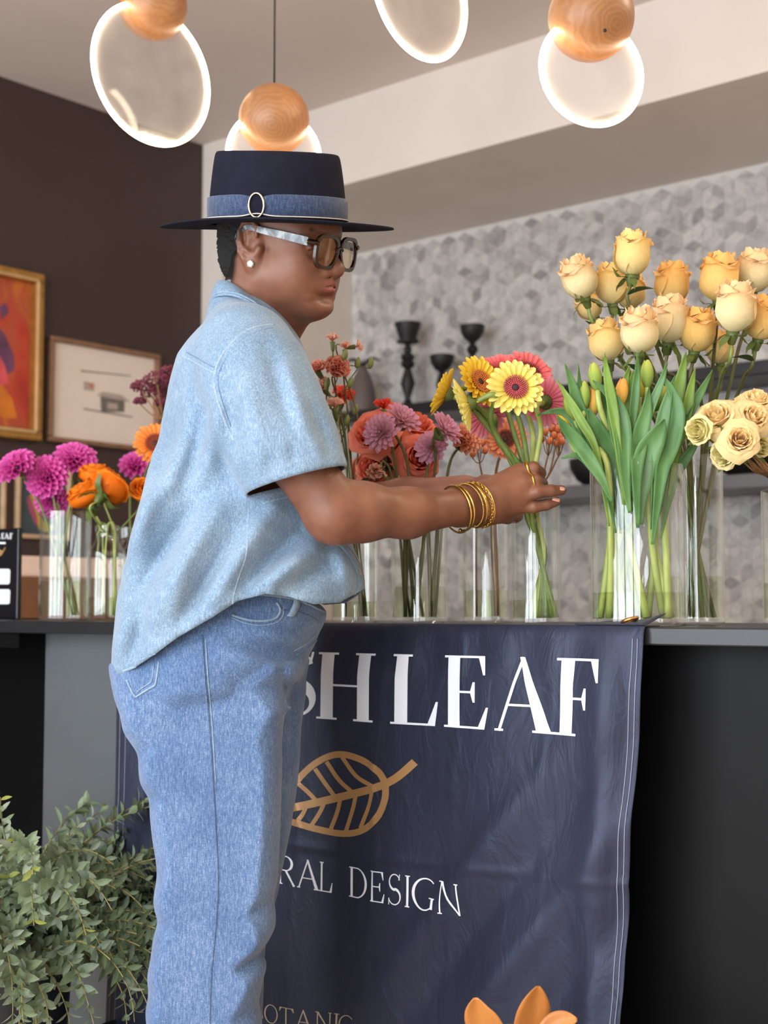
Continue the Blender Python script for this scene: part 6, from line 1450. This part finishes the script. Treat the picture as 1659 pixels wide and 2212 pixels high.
for i, (bx, by, k, nv) in enumerate(buds):
    ang = i*2.4; base = V_e.base(ang, .30+.1*((i*7) % 5)/5); t = thing('tulip', 'closed tulip bud, %s, in the wide vase' % where[i], 'tulip', base, 'tulips in the wide vase')
    d = 2.10+.07*((i*5) % 7)/6; v = view(*nv); c = at(bx, by+22, d)
    for q in range(6): link('petal', TP[k], t, HM(c, v, 1.0 if q < 3 else .96, q*math.pi/3*2+(math.pi/3 if q > 2 else 0)))
    rim = V_e.rim(ang+math.pi*.0+.4, .66); rx = at(1381+(bx-1381)*.55, 1010, V_e.d); rim = np.array([rx[0], rx[1], ZTOP+V_e.h])+FH*(.03*math.sin(ang))
    bb = V_e.c+RIGHT*V_e.r*(.82*(((i*5) % 12)/5.5-1))*(-1 if i % 3 else 1)+FH*V_e.r*.45*math.sin(i*1.9); bb[2] = ZTOP+.013
    stem_to(t, c-v*.002, v, [rim, (rim*.45+bb*.55)+np.array([.006*math.sin(i), .006*math.cos(i), 0])], bb, .0042, .0060, M_stemy, back=.03)
    for q in (2*i, 2*i+1):
        pts = leaf_l[q]; dl = 2.065+.012*((q*5) % 6)
        # carry the blade down to the stem inside the vase
        end = (1381+(pts[-1][0]-1381)*.72, max(pts[-1][1]+50, 1085)+(q*13) % 60); ribbon_leaf(t, pts+[end], lw[q], dl, M_leaft2 if q in (9, 13, 14, 4, 5, 20) else M_leaft, .02*math.sin(q*2.2), .30, .25*math.sin(q*1.7))
# ---- burgundy sedum behind the shoulder
M_sed = simple('burgundy_floret', lin(112, 46, 62), .8, var=.35, vs=300)
base = V_k.base(3, .4); t = thing('sedum_stem', 'burgundy sedum head showing behind the shirt back', 'sedum', base, None)
sd = MB(); rs = random.Random(3); node = at(352, 905, 3.22)
for (px, py, r) in ((308, 838, 26), (340, 822, 30), (372, 806, 28), (330, 852, 26), (362, 842, 32), (302, 868, 14), (392, 822, 30), (350, 872, 18)):
    c = at(px, py, 3.22+rs.uniform(-.04, .04)); r = r*3.2/FPX
    MB().tube(catmull([node, (node+c)/2-UP*.01, c-UP*r*.3], 4), .0016, 5).build('branchlet', M_stembr, t)
    for k in range(150):
        v = nrm(np.array([rs.gauss(0, 1), rs.gauss(0, 1), abs(rs.gauss(0, 1))*.9-.25])); sd.ball(c+v*r*np.array([1, 1, .7])*rs.uniform(.8, 1.02), .0027*rs.uniform(.7, 1.2), 5, 4)
o = sd.build('florets', M_sed, t); o['kind'] = 'stuff'
MB().tube(catmull([node, at(330, 1000, 3.25), V_k.rim(1, .3), base], 6), .0025, 6).build('stem', M_stembr, t)
# ================================================================== EUCALYPTUS AND FLOOR BUCKETS
M_bucket = simple('black_bucket_plastic', lin(30, 31, 35), .42, var=.08)
def bucket(name, c, r, h, label):
    o = thing(name, label, 'bucket', c); sharp(MB().lathe([(.0005, 0), (r*.80, 0), (r*.82, .006), (r*.97, h*.94), (r*1.0, h*.945), (r*1.0, h), (r*.96, h), (r*.78, .012), (.0005, .010)], 40, c).build('shell', M_bucket, o), 45)
    MB().tube([c+np.array([r*1.005*math.cos(a), r*1.005*math.sin(a), h]) for a in np.linspace(0, 2*math.pi, 40, endpoint=False)], .004, 8, closed=True).build('rolled_rim', M_bucket, o); return o
cb_ = at(8, 2064, 2.55); hb_ = cb_[2]; cb_ = np.array([cb_[0], cb_[1], 0.0]); RB = .128
bucket('flower_bucket', cb_, RB, hb_, 'black bucket of eucalyptus standing on the floor at the left')
c2 = at(300, 2150, 2.62); bucket('flower_bucket', np.array([c2[0], c2[1], 0]), .085, .20, 'small dark bucket on the floor behind the eucalyptus sprays')
M_euc = [leafmat('eucalyptus_leaf', lin(104, 124, 90), lin(150, 164, 128), .2, .5, 50), leafmat('eucalyptus_grey_leaf', lin(126, 144, 122), lin(172, 184, 160), .2, .5, 50), leafmat('eucalyptus_young_leaf', lin(138, 150, 66), lin(176, 180, 96), .25, .5, 50), leafmat('eucalyptus_brown_leaf', lin(112, 98, 72), lin(140, 122, 92), .2, .5, 50)]
EL = [leaf_mesh(.026, .0112, .2, .10, m, 'leaf', 4) for m in M_euc]
M_twig = leafmat('eucalyptus_twig', lin(120, 112, 64), lin(158, 140, 84), 0, .6)
rs = random.Random(12); NBR = 150
for b in range(NBR):
    az = rs.uniform(-math.pi, math.pi)
    if b % 4: az = rs.uniform(-.9, 1.7)            # more sprays towards the right of the view
    out = RIGHT*math.cos(az)-FH*math.sin(az); droop = rs.uniform(.35, 1.1); L = rs.uniform(.36, .58) if droop > .7 else rs.uniform(.26, .38)
    if b % 5 == 0: az = rs.uniform(-math.pi, math.pi); out = RIGHT*math.cos(az)-FH*math.sin(az); droop = rs.uniform(.2, .5); L = rs.uniform(.24, .36)
    p = cb_+out*RB*rs.uniform(.1, .85)+np.array([0, 0, hb_-.02]); base = cb_+out*RB*.35+np.array([0, 0, .03]); th = rs.uniform(.05, 1.05); P = [base, p]; n = 14
    for i in range(n):
        th += droop*(2.6/n)*(.35+1.1*i/n); dirv = out*math.sin(min(th, 2.95))+UP*math.cos(min(th, 2.95)); side = np.cross(out, UP)*math.sin(i*.5+b)*.12
        q = P[-1]+(dirv+side)*L/n
        if q[2] < .03: break
        if q[1] > YC-.03: q[1] = YC-.03
        P.append(q)
    P = catmull(P, 3)
    t = thing('eucalyptus_branch', 'leafy grey-green eucalyptus spray in the black floor bucket', 'eucalyptus', base, 'eucalyptus sprays in the bucket')
    MB().tube(P, np.linspace(.0022, .0008, len(P)), 5).build('twig', M_twig, t)
    acc = 0; k = 0
    for i in range(6, len(P)-1):
        acc += np.linalg.norm(P[i]-P[i-1])
        if acc < .0115: continue
        acc = 0; T = nrm(P[i+1]-P[i-1]); u = nrm(np.cross(T, [0.3, .2, 1])); w = np.cross(T, u); f = i/len(P); k += 1
        for sg in (0, 1):
            a = k*1.35+sg*math.pi+rs.uniform(-.3, .3); o_ = u*math.cos(a)+w*math.sin(a); y = nrm(o_*.85+T*rs.uniform(.3, .8)); zz = nrm(T-y*(T@y)+.3*UP); zz = nrm(zz-y*(zz@y)); x = np.cross(y, zz); s_ = rs.uniform(1.0, 1.6)*(1-.45*max(0, f-.6)/.4)
            mi = 2 if f > .94 else (3 if f < .45 and rs.random() < .25 else (1 if rs.random() < .35 else 0))
            link('leaf', EL[mi], t, Matrix(((x[0]*s_, y[0]*s_, zz[0]*s_, P[i][0]), (x[1]*s_, y[1]*s_, zz[1]*s_, P[i][1]), (x[2]*s_, y[2]*s_, zz[2]*s_, P[i][2]), (0, 0, 0, 1))))
# ---- copper magnolia leaves rising into view at the bottom
M_mag1 = leafmat('copper_leaf', lin(176, 106, 48), lin(206, 138, 70), .2, .4, 30)
cm = at(1150, 2300, 1.85); cm = np.array([cm[0], cm[1], 0.0]); bucket('flower_bucket', cm, .09, .30, 'black bucket of magnolia in front of the banner')
mg = thing('magnolia_branch', 'copper brown magnolia leaves in front of the banner at the bottom edge', 'magnolia', cm+np.array([0, 0, .02]))
node = at(1140, 2290, 1.85); MB().tube(catmull([node, cm+np.array([0, 0, .33]), cm+np.array([0, 0, .02])], 6), .004, 7).build('twig', M_stembr, mg)
for (pts, w, dd, tw) in (([(1027, 2156), (1035, 2195), (1062, 2240), (1110, 2285)], 78, 0, .25), ([(1163, 2131), (1156, 2175), (1146, 2230), (1140, 2285)], 84, -.01, -.35), ([(1247, 2202), (1215, 2206), (1185, 2228), (1150, 2285)], 52, -.02, .5), ([(1090, 2215), (1105, 2240), (1130, 2290)], 60, .03, 0)):
    P2 = catmull(pts, 6); n = len(P2); G, T = [], []
    for i, (x, y) in enumerate(P2):
        v = i/(n-1); c = at(x, y, 1.84+dd); tx = P2[min(n-1, i+1)]-P2[max(0, i-1)]; nx = np.array([-tx[1], tx[0]])/np.linalg.norm(tx); side = RIGHT*nx[0]-CUP*nx[1]; side = side*math.cos(tw)+FWD*math.sin(tw); hw = w*1.85/FPX*.5*max(.02, math.sin(math.pi*min(.97, .02+.9*v)))**.8
        G.append([c+side*hw*u+FWD*.30*hw*(1-abs(u)) for u in (-1, -.66, -.33, 0, .33, .66, 1)]); T += [v]*7
    lf = MB().grid(np.array(G), T).build('leaf', M_mag1, mg, True, True); s_ = lf.modifiers.new('thick', 'SOLIDIFY'); s_.thickness = .0009
